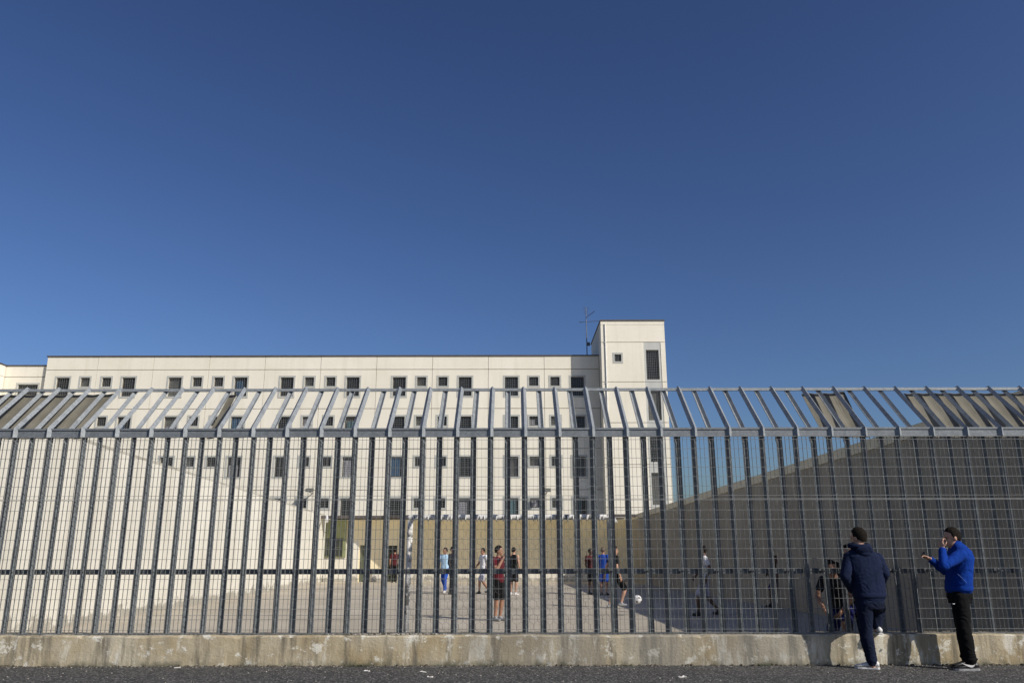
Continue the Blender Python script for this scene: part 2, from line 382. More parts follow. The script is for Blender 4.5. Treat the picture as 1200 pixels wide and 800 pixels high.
# sheets under the sloping bars
def sheet(x0, x1, zt=1.0, bend=0.0, top_tab=False):
    m = MB(); A = Vector((0, 11.74, ZR0+.015)); B = Vector((0, 12.525, 3.898)); rs = []
    B = A + (B-A)*zt
    nrm = Vector((0, -.67, .74))
    nseg = max(4, int((x1-x0)/.041))
    for i in range(nseg+1):
        x = x0 + (x1-x0)*i/nseg
        wv = .008*math.sin(x*2*math.pi/.246) + .006*noise.noise(Vector((x*1.7, 0, 0)))
        e = max(0, 1-(x1-x)/.25)*bend
        a = A + nrm*(wv + .0) + Vector((x - e*.2, 0, 0)); b = B + nrm*(wv + e*.3) + Vector((x, 0, 0))
        c = (a+b)/2 - nrm*e*.3
        th = nrm*-.006
        rs.append([a, c, b, b+th, c+th, a+th])
    m.rings(rs); return m
fpart(sheet(-9.8, -6.36, 1.0, .06), 'infill_sheet', 'fibre_sheet')
fpart(sheet(-4.52, -4.40), 'infill_sheet', 'fibre_sheet')
fpart(sheet(4.62, 5.30, 1.0, .12), 'infill_sheet', 'fibre_sheet')
fpart(sheet(6.25, 9.8), 'infill_sheet', 'fibre_sheet')

# ------------------------------------------------------------------ yard walls
def slab_wall(name, pts, mats, band=0, th=.22, side=1, base=YZ-.1):
    """pts: (x, y, ztop) along the wall face that looks into the yard; side: direction of thickness in x"""
    root = empty(name, (pts[0][0], pts[0][1], YZ)); inv = Matrix.Translation((-pts[0][0], -pts[0][1], -YZ))
    m = MB(); rs = []
    for x, y, z in pts:
        zz = z - band
        rs.append([(x, y, base), (x, y, zz), (x+th*side, y, zz), (x+th*side, y, base)])
    m.rings(rs); o = m.build('wall_face', mats[0]); o.parent = root; o.matrix_parent_inverse = inv
    m = MB(); rs = []
    for x, y, z in pts:
        zz = z - band; f = (.035 if band > .1 else .002)*side
        rs.append([(x-f, y, zz+.002), (x-f, y, z), (x+th*side+f, y, z), (x+th*side+f, y, zz+.002)])
    m.rings(rs); o = m.build('coping', mats[1]); o.parent = root; o.matrix_parent_inverse = inv
    return root
lp = [(-10.0, y, 4.2 - .029*(y-12)) for y in (12.1, 20, 28, 36, 43.55)]
lw = slab_wall('yard_wall', lp, ('white_wall', 'grimy_edge'), .07, .22, -1); tag(lw, 'sunlit white wall on the left side of the yard', 'wall')
rp = [(yard_half(y), y, 4.12 - .0304*(y-12)) for y in (12.3, 20, 28, 36, 43.55)]
rw = slab_wall('yard_wall', rp, ('concrete_wall', 'coping'), .24, .22, 1); tag(rw, 'shaded grey concrete wall with pale coping on the right side of the yard', 'wall')

# ------------------------------------------------------------------ low block with canopy at the far end of the yard
XL, XR = -9.98, yard_half(DF)
blk = empty('low_building', (-2, DF, YZ)); tag(blk, 'low ochre building with deep flat canopy at the far end of the yard', 'building')
def bpart(mb, name, mats, parent=None):
    o = mb.build(name, mats); o.parent = parent or blk; o.matrix_parent_inverse = Matrix.Translation((2, -DF, -YZ)) if not parent else Matrix.Identity(4)
    return o
EMI = Matrix.Translation((2, -DF, -YZ))
m = MB()
holes = [(P(422, 640, DF).x, P(435, 640, DF).x, YZ+.0, 1.72), (P(452, 640, DF).x, P(466, 640, DF).x, YZ+.0, 1.70)]
xs = [XL, holes[0][0], holes[0][1], holes[1][0], holes[1][1], XR]
m.box(xs[0], xs[1], DF, DF+.25, YZ-.1, 3.05); m.box(xs[2]+.001, xs[3], DF, DF+.25, YZ-.1, 3.05); m.box(xs[4]+.001, xs[5], DF, DF+.25, YZ-.1, 3.05)
for h in holes: m.box(h[0]+.001, h[1], DF+.002, DF+.25, h[3], 3.05)
bpart(m, 'wall', 'ochre_wall')
m = MB(); m.box(XL, XR, DF+.6, DF+6, YZ-.1, 3.0); bpart(m, 'rear_wall', 'core')
m = MB()
for a, b in ((xs[0], xs[1]-.05), (xs[2]+.05, xs[3]-.05), (xs[4]+.05, xs[5]-.05)): m.box(a, b, DF-.012, DF+.001, YZ, .42)
bpart(m, 'painted_sun_strip', 'white_wall')  # white strip: sunlight on the wall foot below the canopy shadow, put into colour
m = MB(); m.box(XL+.02, xs[1]-.06, DF-.010, DF+.001, .424, 1.95); bpart(m, 'painted_sun_panel', 'white_wall')  # white colour stands for the sunlit wall left of the door
# canopy roof (tapering at its left end)
plan = [(XL-.1, DF-1.15), (-6.9, DF-1.15), (-3.9, DF-2.35), (XR+.05, DF-2.35), (XR+.05, DF+6.2), (XL-.1, DF+6.2)]
cn = MB(); n_ = len(plan)
cn.v += [(x, y, 3.12) for x, y in plan]; cn.f.append(tuple(range(n_))); cn.m.append(0); bpart(cn, 'canopy_sheet', 'translucent_sheet')
m = MB(); m.box(XL, XR, DF+.02, DF+6, 3.13, 3.2); bpart(m, 'flat_roof', 'roof_edge')
m = MB()
for (xa, ya), (xb, yb) in ((plan[0], plan[1]), (plan[1], plan[2]), (plan[2], plan[3])):
    m.rings([[(xa, ya, 3.06), (xa, ya, 3.21), (xa, ya+.05, 3.21), (xa, ya+.05, 3.06)], [(xb, yb, 3.06), (xb, yb, 3.21), (xb, yb+.05, 3.21), (xb, yb+.05, 3.06)]])
bpart(m, 'fascia', 'roof_edge')
# doors
for i, h in enumerate(holes):
    m = MB()
    if i == 0:
        m.box(h[0], h[1], DF+.10, DF+.15, YZ, h[3]-.003, 0); m.box(h[0]+.06, h[1]-.06, DF+.085, DF+.0995, YZ+.15, .7, 0)
        d = bpart(m, 'door', 'olive_dark')
        mm = MB(); mm.box(h[0]+.03, h[0]+.09, DF+.05, DF+.084, .8, .86); bpart(mm, 'door_handle', 'dull_steel', d)
    else:
        m.box(h[0], h[1], DF+.30, DF+.34, YZ, h[3]-.003, 0); d = bpart(m, 'doorway', 'glass_dark')
        mm = MB()
        for q in range(5):
            x = h[0]+.03 + (h[1]-h[0]-.06)*q/4; mm.box(x-.012, x+.012, DF+.12, DF+.145, YZ, h[3]-.02)
        for q in range(7):
            z = YZ+.05 + 1.7*q/6.0; mm.box(h[0]+.01, h[1]-.01, DF+.146, DF+.16, z-.02, z+.02)
        bpart(mm, 'barred_gate', 'olive_dark', d)
# guard window: olive panel with a dark barred window
x0, x1 = XL+.03, P(406, 630, DF).x
m = MB(); m.box(x0, x1, DF-.10, DF-.011, 1.10, 3.05); pn = bpart(m, 'guard_panel', 'olive_paint')
xw0, xw1 = P(382, 640, DF).x, P(402, 640, DF).x
m = MB(); m.box(xw0, xw1, DF-.112, DF-.099, 1.18, 2.05); bpart(m, 'pane', 'glass_dark', pn)
m = MB()
for q in range(6):
    x = xw0 + (xw1-xw0)*q/5; m.box(x-.012, x+.012, DF-.15, DF-.125, 1.15, 2.08)
for z in (1.15, 1.6, 2.06): m.box(xw0-.02, xw1+.02, DF-.124, DF-.113, z-.015, z+.015)
bpart(m, 'grille', 'olive_dark', pn)
m = MB(); c = P(383, 607, DF-1.6); m.tube([c+Vector((-.05, .2, .12)), c+Vector((.08, -.25, -.16))], [.06, .075], 8); o = m.build('wall_lamp', 'white_paint')
tag(o, 'small white tubular lamp at the end of the sunlit yard wall', 'lamp')

# ------------------------------------------------------------------ cell block
DB = 60.0
ZR, J0, FH = 15.97, 14.92, 3.05
PX = (703-600)/FPX
XB0, XB1 = -35.95, 6.73
bld = empty('cell_block', (-15, DB, 0)); tag(bld, 'long off white cell block with rows of barred windows', 'building')
BI = Matrix.Translation((15, -DB, 0))
def bb(mb, name, mats, parent=bld):
    o = mb.build(name, mats); o.parent = parent; o.matrix_parent_inverse = BI; return o
def inst(name, me, x, y, z, parent=bld, inv=None):
    o = bpy.data.objects.new(name, me); COL.objects.link(o); o.parent = parent
    o.matrix_parent_inverse = BI if inv is None else inv
    o.location = (x, y, z); return o
def panel_mesh(wd, ht, holes, gx=.014, gz=.022, dep=.33, name='wall_panel', mat='facade_render'):
    m = MB()
    xs = sorted({gx, wd-gx} | {h[0] for h in holes} | {h[1] for h in holes}); zs = sorted({gz, ht-gz} | {h[2] for h in holes} | {h[3] for h in holes})
    def inside(x, z): return any(h[0] < x < h[1] and h[2] < z < h[3] for h in holes)
    for i in range(len(xs)-1):
        for k in range(len(zs)-1):
            if not inside((xs[i]+xs[i+1])/2, (zs[k]+zs[k+1])/2):
                m.quad((xs[i], 0, zs[k]), (xs[i+1], 0, zs[k]), (xs[i+1], 0, zs[k+1]), (xs[i], 0, zs[k+1]))
    def frame(x0, x1, z0, z1, c=0.0):
        for (a, b), (e, f) in (((x0, z0), (x1, z0)), ((x1, z0), (x1, z1)), ((x1, z1), (x0, z1)), ((x0, z1), (x0, z0))):
            m.quad((a, 0, b), (e, 0, f), (e, dep, f), (a, dep, b))
    frame(gx, wd-gx, gz, ht-gz)
    for h in holes: frame(*h)
    me = m.mesh(name, mat); return me
def window_meshes(wd, ht, nv, nh):
    m = MB(); s = .135
    for x0, x1, z0, z1 in ((-s, 0, -s, ht+s), (wd, wd+s, -s, ht+s), (.0, wd, -s, 0), (0, wd, ht, ht+s)): m.box(x0+.0005, x1-.0005, -.022, .02, z0, z1)
    fr = m.mesh('window', 'surround')
    m = MB()
    for i in range(nv):
        x = wd*(i+.5)/nv; m.box(x-.012, x+.012, .05, .075, .001, ht-.001)
    for i in range(nh):
        z = ht*(i+.5)/nh; m.box(.001, wd-.001, .076, .088, z-.015, z+.015)
    gr = m.mesh('grille', 'grille_iron')
    pan = []
    for g in ('glass_dark', 'glass_curtain'):
        m = MB(); m.box(.001, wd-.001, .24, .26, .001, ht-.001); pan.append(m.mesh('pane', g))
    return fr, gr, pan
def cloth_mesh(wd, ht, mat, seed):
    m = MB(); r = random.Random(seed); rs = []
    for i in range(9):
        x = wd*i/8; y = .14 + .03*math.sin(i*1.7+seed) ; z0 = r.uniform(0, .05)
        rs.append([(x, y, z0), (x, y, ht), (x, y+.008, ht), (x, y+.008, z0)])
    m.rings(rs); return m.mesh('hanging_cloth', mat)
WL = (1.0, 1.47); WS = (.70, .70)
winL = window_meshes(*WL, 6, 9); winS = window_meshes(*WS, 5, 5)
HB = 4.31; OX = [(1.05, WL), (2.91, WS)]                 # offsets in the left half bay
# half-bay pattern: left half: large, small ; right half mirrored
X0 = XB0
def half_holes(mirror, zoff):
    hs = []
    for ox, (a, b) in ((.0, WL), (1.86, WS)):
        x0 = ox + 1.28
        x1 = x0 + a
        if mirror: x0, x1 = HB-x1, HB-x0
        top = zoff
        hs.append((x0, x1, top-b, top, 'L' if a == 1.0 else 'S'))
    return hs
FIRST = -35.03 - 1.28                                      # first half bay starts here (its window at -35.03)
nhalf = 10
rows = [(J0 - FH*(i+1), J0 - FH*i) for i in range(5)]
pm = {}
curtain = {(3, 0, 'L'): 'cloth_blue', (3, 1, 'L'): 'cloth_blue', (1, 1, 'L'): 'cloth_blue', (2, 1, 'L'): 'cloth_white', (3, 2, 'L'): 'cloth_white',
           (9, 3, 'L'): 'cloth_teal', (8, 3, 'L'): 'cloth_teal', (5, 1, 'L'): 'cloth_teal', (4, 1, 'S'): 'cloth_white', (8, 1, 'S'): 'cloth_white',
           (8, 3, 'S'): 'cloth_white', (5, 2, 'L'): 'cloth_white', (0, 1, 'L'): 'cloth_teal', (7, 3, 'L'): 'cloth_white', (6, 2, 'L'): 'cloth_blue'}
rw_ = random.Random(11)
def add_window(kind, x, y, z, key=None, parent=bld, inv=None):
    fr, gr, pan = winL if kind == 'L' else winS
    wdt, hgt = WL if kind == 'L' else WS
    o = inst('window', fr, x, y, z, parent, inv)
    for nm, me in (('grille', gr), ('pane', pan[0] if rw_.random() < .72 else pan[1])):
        c = bpy.data.objects.new(nm, me); COL.objects.link(c); c.parent = o
    if key in curtain:
        c = bpy.data.objects.new('hanging_cloth', cloth_mesh(wdt*rw_.uniform(.45, .75), hgt*rw_.uniform(.5, .95), curtain[key], len(key)+key[0])); COL.objects.link(c); c.parent = o
        c.location = (wdt*rw_.uniform(.03, .2), 0, rw_.choice((0, .05)))
xe = []
for hb in range(nhalf):
    x = FIRST + hb*HB; xa, xb = x, x+HB
    if hb == 0: xa = XB0
    if hb == nhalf-1: xb = XB1 - .01
    mir = hb % 2
    for ri, (z0, z1) in enumerate(rows):
        hs = [] if ri == 4 else half_holes(mir, z1 - .61)
        hl = [(h[0]+x-xa, h[1]+x-xa, h[2]-z0, h[3]-z0) for h in hs]
        key = (mir, ri == 4, hb if hb in (0, nhalf-1) else -1)
        if key not in pm: pm[key] = panel_mesh(xb-xa, z1-z0, hl)
        inst('wall_panel', pm[key], xa, DB + rw_.uniform(-.006, .006), z0)
        for h in hs: add_window(h[4], x+h[0], DB, h[2], (hb, ri, h[4]))
    key = ('par', hb if hb in (0, nhalf-1) else -1)
    if key not in pm: pm[key] = panel_mesh(xb-xa, ZR-J0, [])
    inst('wall_panel', pm[key], xa, DB + rw_.uniform(-.006, .006), J0)
m = MB(); m.box(XB0+.05, XB1+.0, DB+.31, DB+13, -.2, ZR-.05); bb(m, 'core_wall', 'core')
m = MB(); m.box(XB0-.06, XB1-.012, DB-.07, DB+.45, ZR-.018, ZR+.07); bb(m, 'roof_edge', 'roof_edge')
# downpipe stains / joints are in the material ; tower
DT = 58.3; TX0, TX1, TZ = 6.735, 11.57, 18.3
tw = empty('stair_tower', (9, DT, 0)); tag(tw, 'square stair tower taller than the cell block beside it', 'tower')
TI = Matrix.Translation((-9, -DT, 0))
def tpart(mb, name, mats, parent=tw):
    o = mb.build(name, mats); o.parent = parent; o.matrix_parent_inverse = TI if parent is tw else Matrix.Identity(4); return o
trow = [(16.62 - 3.06*(i+1), 16.62 - 3.06*i) for i in range(5)] + [(-.2, 16.62-15.3)]
SPX0, SPX1 = 9.93, 11.22
tallw = window_meshes(.96, 2.28, 7, 12)
swin = window_meshes(.5, .55, 4, 4)
for i, (z0, z1) in enumerate(trow):
    wd = SPX0-TX0; hl = []
    if i == 0: hl = [(7.72-TX0, 8.22-TX0, z1-.95-.55-z0, z1-.95-z0)]
    o = inst('wall_panel', panel_mesh(wd, z1-z0, hl, .0, .020), TX0, DT, z0, tw, TI)
    o = inst('wall_panel', panel_mesh(TX1-SPX1, z1-z0, [], .0, .020), SPX1, DT, z0, tw, TI)
    if i < 5:
        hl = [(.16, 1.12, z1-.6-2.28-z0, z1-.6-z0)]
        o = inst('spandrel_panel', panel_mesh(SPX1-SPX0, z1-z0, hl, .004, .012, .33, 'spandrel_panel', 'spandrel'), SPX0, DT+.03, z0, tw, TI)
        o = bpy.data.objects.new('window', tallw[1]); COL.objects.link(o); o.parent = tw; o.matrix_parent_inverse = TI; o.location = (SPX0+.16, DT+.03, z1-.6-2.28); o.name = 'grille'
        c = bpy.data.objects.new('pane', tallw[2][i % 2]); COL.objects.link(c); c.parent = o
    if i == 0:
        o = inst('window', swin[0], 7.72, DT, z1-.95-.55, tw, TI)
        for nm, me in (('grille', swin[1]), ('pane', swin[2][0])):
            c = bpy.data.objects.new(nm, me); COL.objects.link(c); c.parent = o
inst('wall_panel', panel_mesh(TX1-TX0, TZ-16.62, [], .0, .020), TX0, DT, 16.62, tw, TI)
m = MB(); m.box(TX0+.003, TX1-.003, DT+.31, 65.6, -.2, TZ-.02); tpart(m, 'side_wall', 'facade_render')
m = MB(); m.box(TX0-.05, TX1+.05, DT-.06, 65.65, TZ-.017, TZ+.07); tpart(m, 'roof_edge', 'roof_edge')
m = MB(); m.box(TX0+.002, TX1-.002, DT-.018, DT-.002, TZ-.30, TZ-.24); tpart(m, 'string_course', 'facade_render')
m = MB(); m.tube([(TX0+.32, DT-.05, TZ-.25), (TX0+.32, DT-.05, 0)], .045, 8)
for z in (16.6, 13.5, 10.5, 7.4): m.box(TX0+.25, TX0+.39, DT-.09, DT-.001, z-.03, z+.03)
tpart(m, 'downpipe', 'white_paint')
m = MB(); m.box(7.62, 8.32, DT-.004, DT-.001, 13.7, 14.95)
# antenna
an = empty('television_antenna', (5.7, 61.5, ZR)); tag(an, 'thin television antenna mast on the roof beside the tower', 'antenna')
def apart(mb, name):
    o = mb.build(name, 'antenna_metal'); o.parent = an; o.matrix_parent_inverse = Matrix.Translation((-5.7, -61.5, -ZR)); return o
AY = 61.5
q = lambda px, py: P(px, py, AY)
b0 = q(688, 416); t0 = q(686.5, 360)
m = MB(); m.tube([(b0.x, AY, ZR-.05), (b0.x, AY, q(688, 400).z), (t0.x, AY, t0.z)], [.045, .04, .025], 6); apart(m, 'mast')
m = MB(); a, b = q(686.5, 372), q(696, 367); m.tube([a, b+Vector((0, -.6, 0))], .022, 5)
for f in (.3, .5, .7, .9):
    c = a.lerp(b+Vector((0, -.6, 0)), f); m.tube([c+Vector((-.03, -.25, -.12)), c+Vector((.03, .25, .12))], .012, 4)
apart(m, 'yagi_boom')
m = MB(); a, b = q(679, 377.5), q(702, 376); m.tube([a, b], .02, 5)
for f in (.02, .08, .14, .3, .5, .7, .9):
    c = a.lerp(b, f); hh = .3 if f < .1 else .16; m.tube([c+Vector((0, -.3, -hh*.5)), c+Vector((0, .3, hh*.5))], .013, 4)
apart(m, 'yagi_boom')
m = MB()
for i in range(4):
    z = q(686, 361+2.2*i).z; m.tube([(t0.x-.24+.02*i, AY-.1, z), (t0.x+.24-.02*i, AY+.1, z+.05)], .012, 4)
apart(m, 'dipole_array')
m = MB(); c = q(689, 403); m.box(c.x-.1, c.x+.16, AY-.08, AY+.08, c.z-.13, c.z+.13); apart(m, 'junction_box')
# lower wing on the left and the block in front of it
wg = empty('side_wing', (-39, DB, 0)); tag(wg, 'slightly lower pale wing left of the cell block with a wide barred window', 'building')
WI = Matrix.Translation((39, -DB, 0))
def wpart(mb, name, mats, parent=wg, inv=None):
    o = mb.build(name, mats); o.parent = parent; o.matrix_parent_inverse = inv or WI; return o
YW = DB+.34; ZW = 15.32; XW0 = -45.5
wx0, wx1 = P(21, 452, YW).x, P(44.5, 452, YW).x; wz = P(30, 450.5, YW).z; jz = P(30, 441.5, YW).z
inst('wall_panel', panel_mesh(XB0-.01-XW0, ZW-jz, []), XW0, YW, jz, wg, WI)
inst('wall_panel', panel_mesh(XB0-.01-XW0, FH, [(wx0-XW0, wx1-XW0, FH-(jz-wz)-1.3, FH-(jz-wz))]), XW0, YW, jz-FH, wg, WI)
m = MB(); m.box(XW0, XB0-.01, YW+.002, YW+.3, -.2, jz-FH-.001); wpart(m, 'lower_wall', 'facade_render')
ww = window_meshes(wx1-wx0, 1.3, 12, 7)
o = inst('window', ww[0], wx0, YW, wz-1.3, wg, WI)
for nm, me in (('grille', ww[1]), ('pane', ww[2][0])):
    c = bpy.data.objects.new(nm, me); COL.objects.link(c); c.parent = o
m = MB(); m.box(XW0, XB0+.2, YW+.31, YW+12, -.2, ZW-.02); wpart(m, 'core_wall', 'core')
m = MB(); m.box(XW0, XB0-.065, YW-.06, YW+.4, ZW-.017, ZW+.07); wpart(m, 'roof_edge', 'roof_edge')
pj = empty('projecting_block', (-43, 57.8, 0)); tag(pj, 'pale projecting block at the far left edge beyond the wing', 'building')
PI_ = Matrix.Translation((43, -57.8, 0)); xr = P(8, 427, YW).x
m = MB(); m.box(-52, xr, 57.8, YW-.08, -.2, ZW-.02); wpart(m, 'wall', 'facade_render', pj, PI_)
m = MB(); m.box(-52, xr+.05, 57.74, YW-.075, ZW-.017, ZW+.07); wpart(m, 'roof_edge', 'roof_edge', pj, PI_)
m = MB(); m.box(xr+.001, xr+.004, 57.9, YW-.1, jz-.02, jz+.02); wpart(m, 'joint', 'core', pj, PI_)
# floodlights on the facade
for px, lab in ((363, 'small floodlight on a bracket low on the facade, left one'), (641, 'small floodlight on a bracket low on the facade, right one')):
    c = P(px, 574, DB-1.0); f = empty('floodlight', (c.x, DB, c.z)); tag(f, lab, 'light', 'facade floodlights')
    m = MB(); m.box(-.03, .03, -1.0, 0, -.17, -.12); m.box(-.03, .03, -.9, -.85, -.12, .0); m.build('bracket', 'dull_steel', f)
    m = MB(); m.rings([[(-.28, -1.15, -.13), (.28, -1.15, -.13), (.28, -1.15, .10), (-.28, -1.15, .10)], [(-.22, -.8, -.06), (.22, -.8, -.06), (.22, -.8, .16), (-.22, -.8, .16)]]); m.build('lamp_head', 'olive_dark', f)
    m = MB(); m.box(-.25, .25, -1.17, -1.151, -.10, .08); m.build('lens', 'glass_curtain', f)

# ------------------------------------------------------------------ football goal with net
GY = 13.25; gl, gr_ = P(481, 610, GY).x, P(714, 610, GY).x; gt = P(600, 605.5, GY).z
goal = empty('football_goal', ((gl+gr_)/2, GY, YZ)); tag(goal, 'worn white football goal with hanging net just behind the fence', 'goal')
GI = Matrix.Translation((-(gl+gr_)/2, -GY, -YZ))
def gpart(mb, name, mats, smooth=True):
    o = mb.build(name, mats, smooth=smooth); o.parent = goal; o.matrix_parent_inverse = GI; return o
for x, dx, mt in ((gl, -.025, 'peeling_paint'), (gr_, .03, 'galvanised')):
    m = MB(); m.tube([(x+dx, GY-.02, YZ), (x+dx*.5, GY, .9), (x, GY, gt-.05)], .045, 12); gpart(m, 'goal_post', mt)
m = MB(); m.tube([(gl-.045, GY, gt-.02), (gl-.01, GY, gt), (gr_-.01, GY, gt), (gr_+.06, GY, gt-.02), (gr_+.10, GY, gt-.10)], .040, 12); gpart(m, 'crossbar', 'peeling_paint')
m = MB(); r = random.Random(5)
x = gl+.05
while x < gr_:                                            # lashings and bunched net under the bar
    m.tube([(x, GY-.047, gt+.02), (x+.005, GY-.05, gt-.035), (x+.01+r.uniform(-.01, .01), GY-.03, gt-.065)], [.006, .012, .009], 5); x += r.uniform(.05, .13)
gpart(m, 'net_lashing', 'white_paint')['kind'] = 'stuff'
m = MB(); m.ell((gl-.0, GY-.03, P(482, 624, GY).z), (.05, 0, 0), (0, .05, 0), (0, 0, .06)); gpart(m, 'knotted_net', 'white_paint')
for x, yy in ((gl-.06, 12.3), (gr_+.03, 12.3)):
    m = MB(); m.tube([(x, GY, YZ+.04), (x, yy, YZ+.04)], .025, 8); gpart(m, 'ground_bar', 'dull_steel')
m = MB(); m.tube([(gl-.06, 12.3, YZ+.04), (gr_+.03, 12.3, YZ+.04)], .025, 8); gpart(m, 'back_bar', 'dull_steel')
m = MB(); hx = .062; hz = .105                              # hexagonal net
def npt(x, u):                                             # u: 0 at crossbar .. 1 at the ground, hanging with a belly
    y = GY - .06 - .75*u**1.6 + .03*noise.noise(Vector((x*2, u*3, 0)))
    z = gt - .03 - u*(gt-YZ-.06)
    return Vector((x + .025*noise.noise(Vector((x*3, u*5, 8))), y, z + .02*noise.noise(Vector((x*4, u*4, 3)))))
def strand(a, b):
    rs = []
    for p in (a, b): rs.append([p + Vector((.0022, 0, .001)), p + Vector((-.0018, .0018, 0)), p + Vector((0, -.0022, -.001))])
    m.rings(rs, False)
H = gt-YZ-.06; nr = int(H/(hz)); nc = int((gr_-gl)/(hx*2))
for i in range(nr):
    for k in range(nc):
        x0 = gl + .04 + k*2*hx + (hx if i % 2 else 0)
        u0, u1, u2 = i*hz/H, (i+.62)*hz/H, (i+1)*hz/H
        a, b = npt(x0, u0), npt(x0, u1)
        strand(a, b); strand(b, npt(x0-hx, u2)); strand(b, npt(x0+hx, u2))
gpart(m, 'net', 'net_cord', False)['kind'] = 'stuff'

# ------------------------------------------------------------------ ball
c = P(747, 702, 21.4)
bo = bmesh.new(); bmesh.ops.create_icosphere(bo, subdivisions=3, radius=.11)
me = bpy.data.meshes.new('football'); bo.to_mesh(me); bo.free(); me.materials.append(MATS['ball_white']); me.materials.append(MATS['ball_black'])
ico = bmesh.new(); bmesh.ops.create_icosphere(ico, subdivisions=1, radius=1); dirs = [v.co.normalized() for v in ico.verts]; ico.free()
for p in me.polygons:
    p.use_smooth = True
    if max(p.center.normalized().dot(d) for d in dirs) > .968: p.material_index = 1
tag(place('football', me, None, (c.x, c.y, c.z)), 'white football in the air low above the yard', 'ball')

# ------------------------------------------------------------------ people
def lerp(a, b, t): return a + (b-a)*t
def remeshed(mb, mats, name, voxel, parent, smooth_it=3, fold=0.0, foldmats=()):
    src = bpy.data.meshes.new(name+'_src'); src.from_pydata([tuple(v) for v in mb.v], [], mb.f); src.update()
    bm = bmesh.new(); bm.from_mesh(src); bmesh.ops.recalc_face_normals(bm, faces=bm.faces); bm.to_mesh(src); bm.free()
    o = bpy.data.objects.new(name, src); COL.objects.link(o)
    md = o.modifiers.new('r', 'REMESH'); md.mode = 'VOXEL'; md.voxel_size = voxel; md.adaptivity = 0
    sm = o.modifiers.new('s', 'SMOOTH'); sm.factor = .5; sm.iterations = smooth_it
    dg = bpy.context.evaluated_depsgraph_get()
    me = bpy.data.meshes.new_from_object(o.evaluated_get(dg)); me.name = name
    bvh = BVHTree.FromPolygons([Vector(v) for v in mb.v], mb.f)
    o.modifiers.clear(); o.data = me; bpy.data.meshes.remove(src)
    me.materials.clear()
    for x in mats: me.materials.append(MATS[x])
    vm = {}
    for p in me.polygons:
        hit = bvh.find_nearest(p.center); p.material_index = mb.m[hit[2]] if hit[2] is not None else 0; p.use_smooth = True
        if fold and mats[p.material_index] in foldmats:
            for v in p.vertices: vm[v] = 1
    if fold:
        ns = [v.normal.copy() for v in me.vertices]
        for i in vm:
            co = me.vertices[i].co
            w_ = noise.noise(Vector((co.x*9, co.y*9, co.z*16 + 4*noise.noise(co*5)))) ; w2 = noise.noise(co*31)
            me.vertices[i].co = co + ns[i]*(fold*(1-abs(w_)*2.2) + fold*.35*w2)
    me.update(); o.parent = parent; return o

def limb(m, a, b, ra, rb, mi, bulge=0.0, seg=12, bpos=.35):
    a, b = Vector(a), Vector(b); d = (b-a); n = 7; pts = []; rd = []
    L_ = d.length; u = d.normalized()
    for t, k in ((-.75, .66), (-.35, .93)): pts.append(a+u*ra*t); rd.append(ra*k)
    for i in range(n+1):
        t = i/n; pts.append(a+d*t); rd.append(lerp(ra, rb, t)*(1 + bulge*math.exp(-((t-bpos)/.22)**2)))
    for t, k in ((.35, .93), (.75, .66)): pts.append(b+u*rb*t); rd.append(rb*k)
    m.tube(pts, rd, seg, mi)
def hand(m, wr, d, n, mi, s=1.0, curl=.5, thumb_side=1, spread=.08):
    d = Vector(d).normalized(); n = Vector(n); n = (n - d*n.dot(d)).normalized(); t = d.cross(n)*thumb_side
    wr = Vector(wr)
    rs = []
    for f, hw, th in ((-.01, .026, .019), (.03, .034, .018), (.065, .041, .015), (.088, .038, .012)):
        c = wr + d*f*s; rs.append([c + (t*math.cos(a)*hw + n*math.sin(a)*th)*s for a in [2*math.pi*k/10 for k in range(10)]])
    m.rings(rs, True, mi)
    for k, (off, ln) in enumerate(((.030, .94), (.0105, 1.05), (-.0105, 1.0), (-.030, .78))):
        p = wr + (d*.082 + t*off)*s; ang = curl*.5
        dirv = (d + t*off*spread*20).normalized()
        for seg_l, inc, r_ in ((.040, curl, .0092), (.026, curl, .0085), (.021, 0, .0075)):
            v = dirv*math.cos(ang) + n*math.sin(ang); q_ = p + v*seg_l*ln*s
            limb(m, p, q_, r_*s, r_*.93*s, mi, 0, 7); p = q_; ang += inc
    p = wr + (d*.025 + t*.028)*s; v = (d*.6 + t*.62 + n*.3).normalized(); q_ = p+v*.042*s; limb(m, p, q_, .0115*s, .010*s, mi, 0, 7)
    v = (d*.85 + t*.15 + n*.45).normalized(); limb(m, q_, q_+v*.032*s, .0095*s, .008*s, mi, 0, 7)
def head(m, c, f, up, mi, s=1.0, mi_eye=None):
    """c: centre of the skull, f: facing direction, up"""
    f = Vector(f).normalized(); up = Vector(up).normalized(); f = (f-up*f.dot(up)).normalized(); l = up.cross(f); c = Vector(c)
    m.ell(c + (up*.020 - f*.012)*s, l*.076*s, f*.096*s, up*.096*s, 16, 12, mi)
    m.ell(c + (f*.022 - up*.040)*s, l*.060*s, f*.068*s, up*.082*s, 14, 10, mi)      # face and jaw
    m.ell(c + (f*.062 - up*.098)*s, l*.026*s, f*.024*s, up*.020*s, 10, 7, mi)       # chin
    limb(m, c + (f*.086 + up*.012)*s, c + (f*.108 - up*.030)*s, .009*s, .014*s, mi, 0, 8)  # nose
    m.ell(c + (f*.084 - up*.066)*s, l*.026*s, f*.010*s, up*.010*s, 10, 6, mi)       # lips
    m.ell(c + (f*.080 + up*.022)*s, l*.050*s, f*.012*s, up*.010*s, 10, 6, mi)       # brow
    for e in (-1, 1):
        m.ell(c + (l*e*.078 - f*.012 - up*.012)*s, l*.010*s, f*.021*s, up*.032*s, 10, 7, mi)   # ears
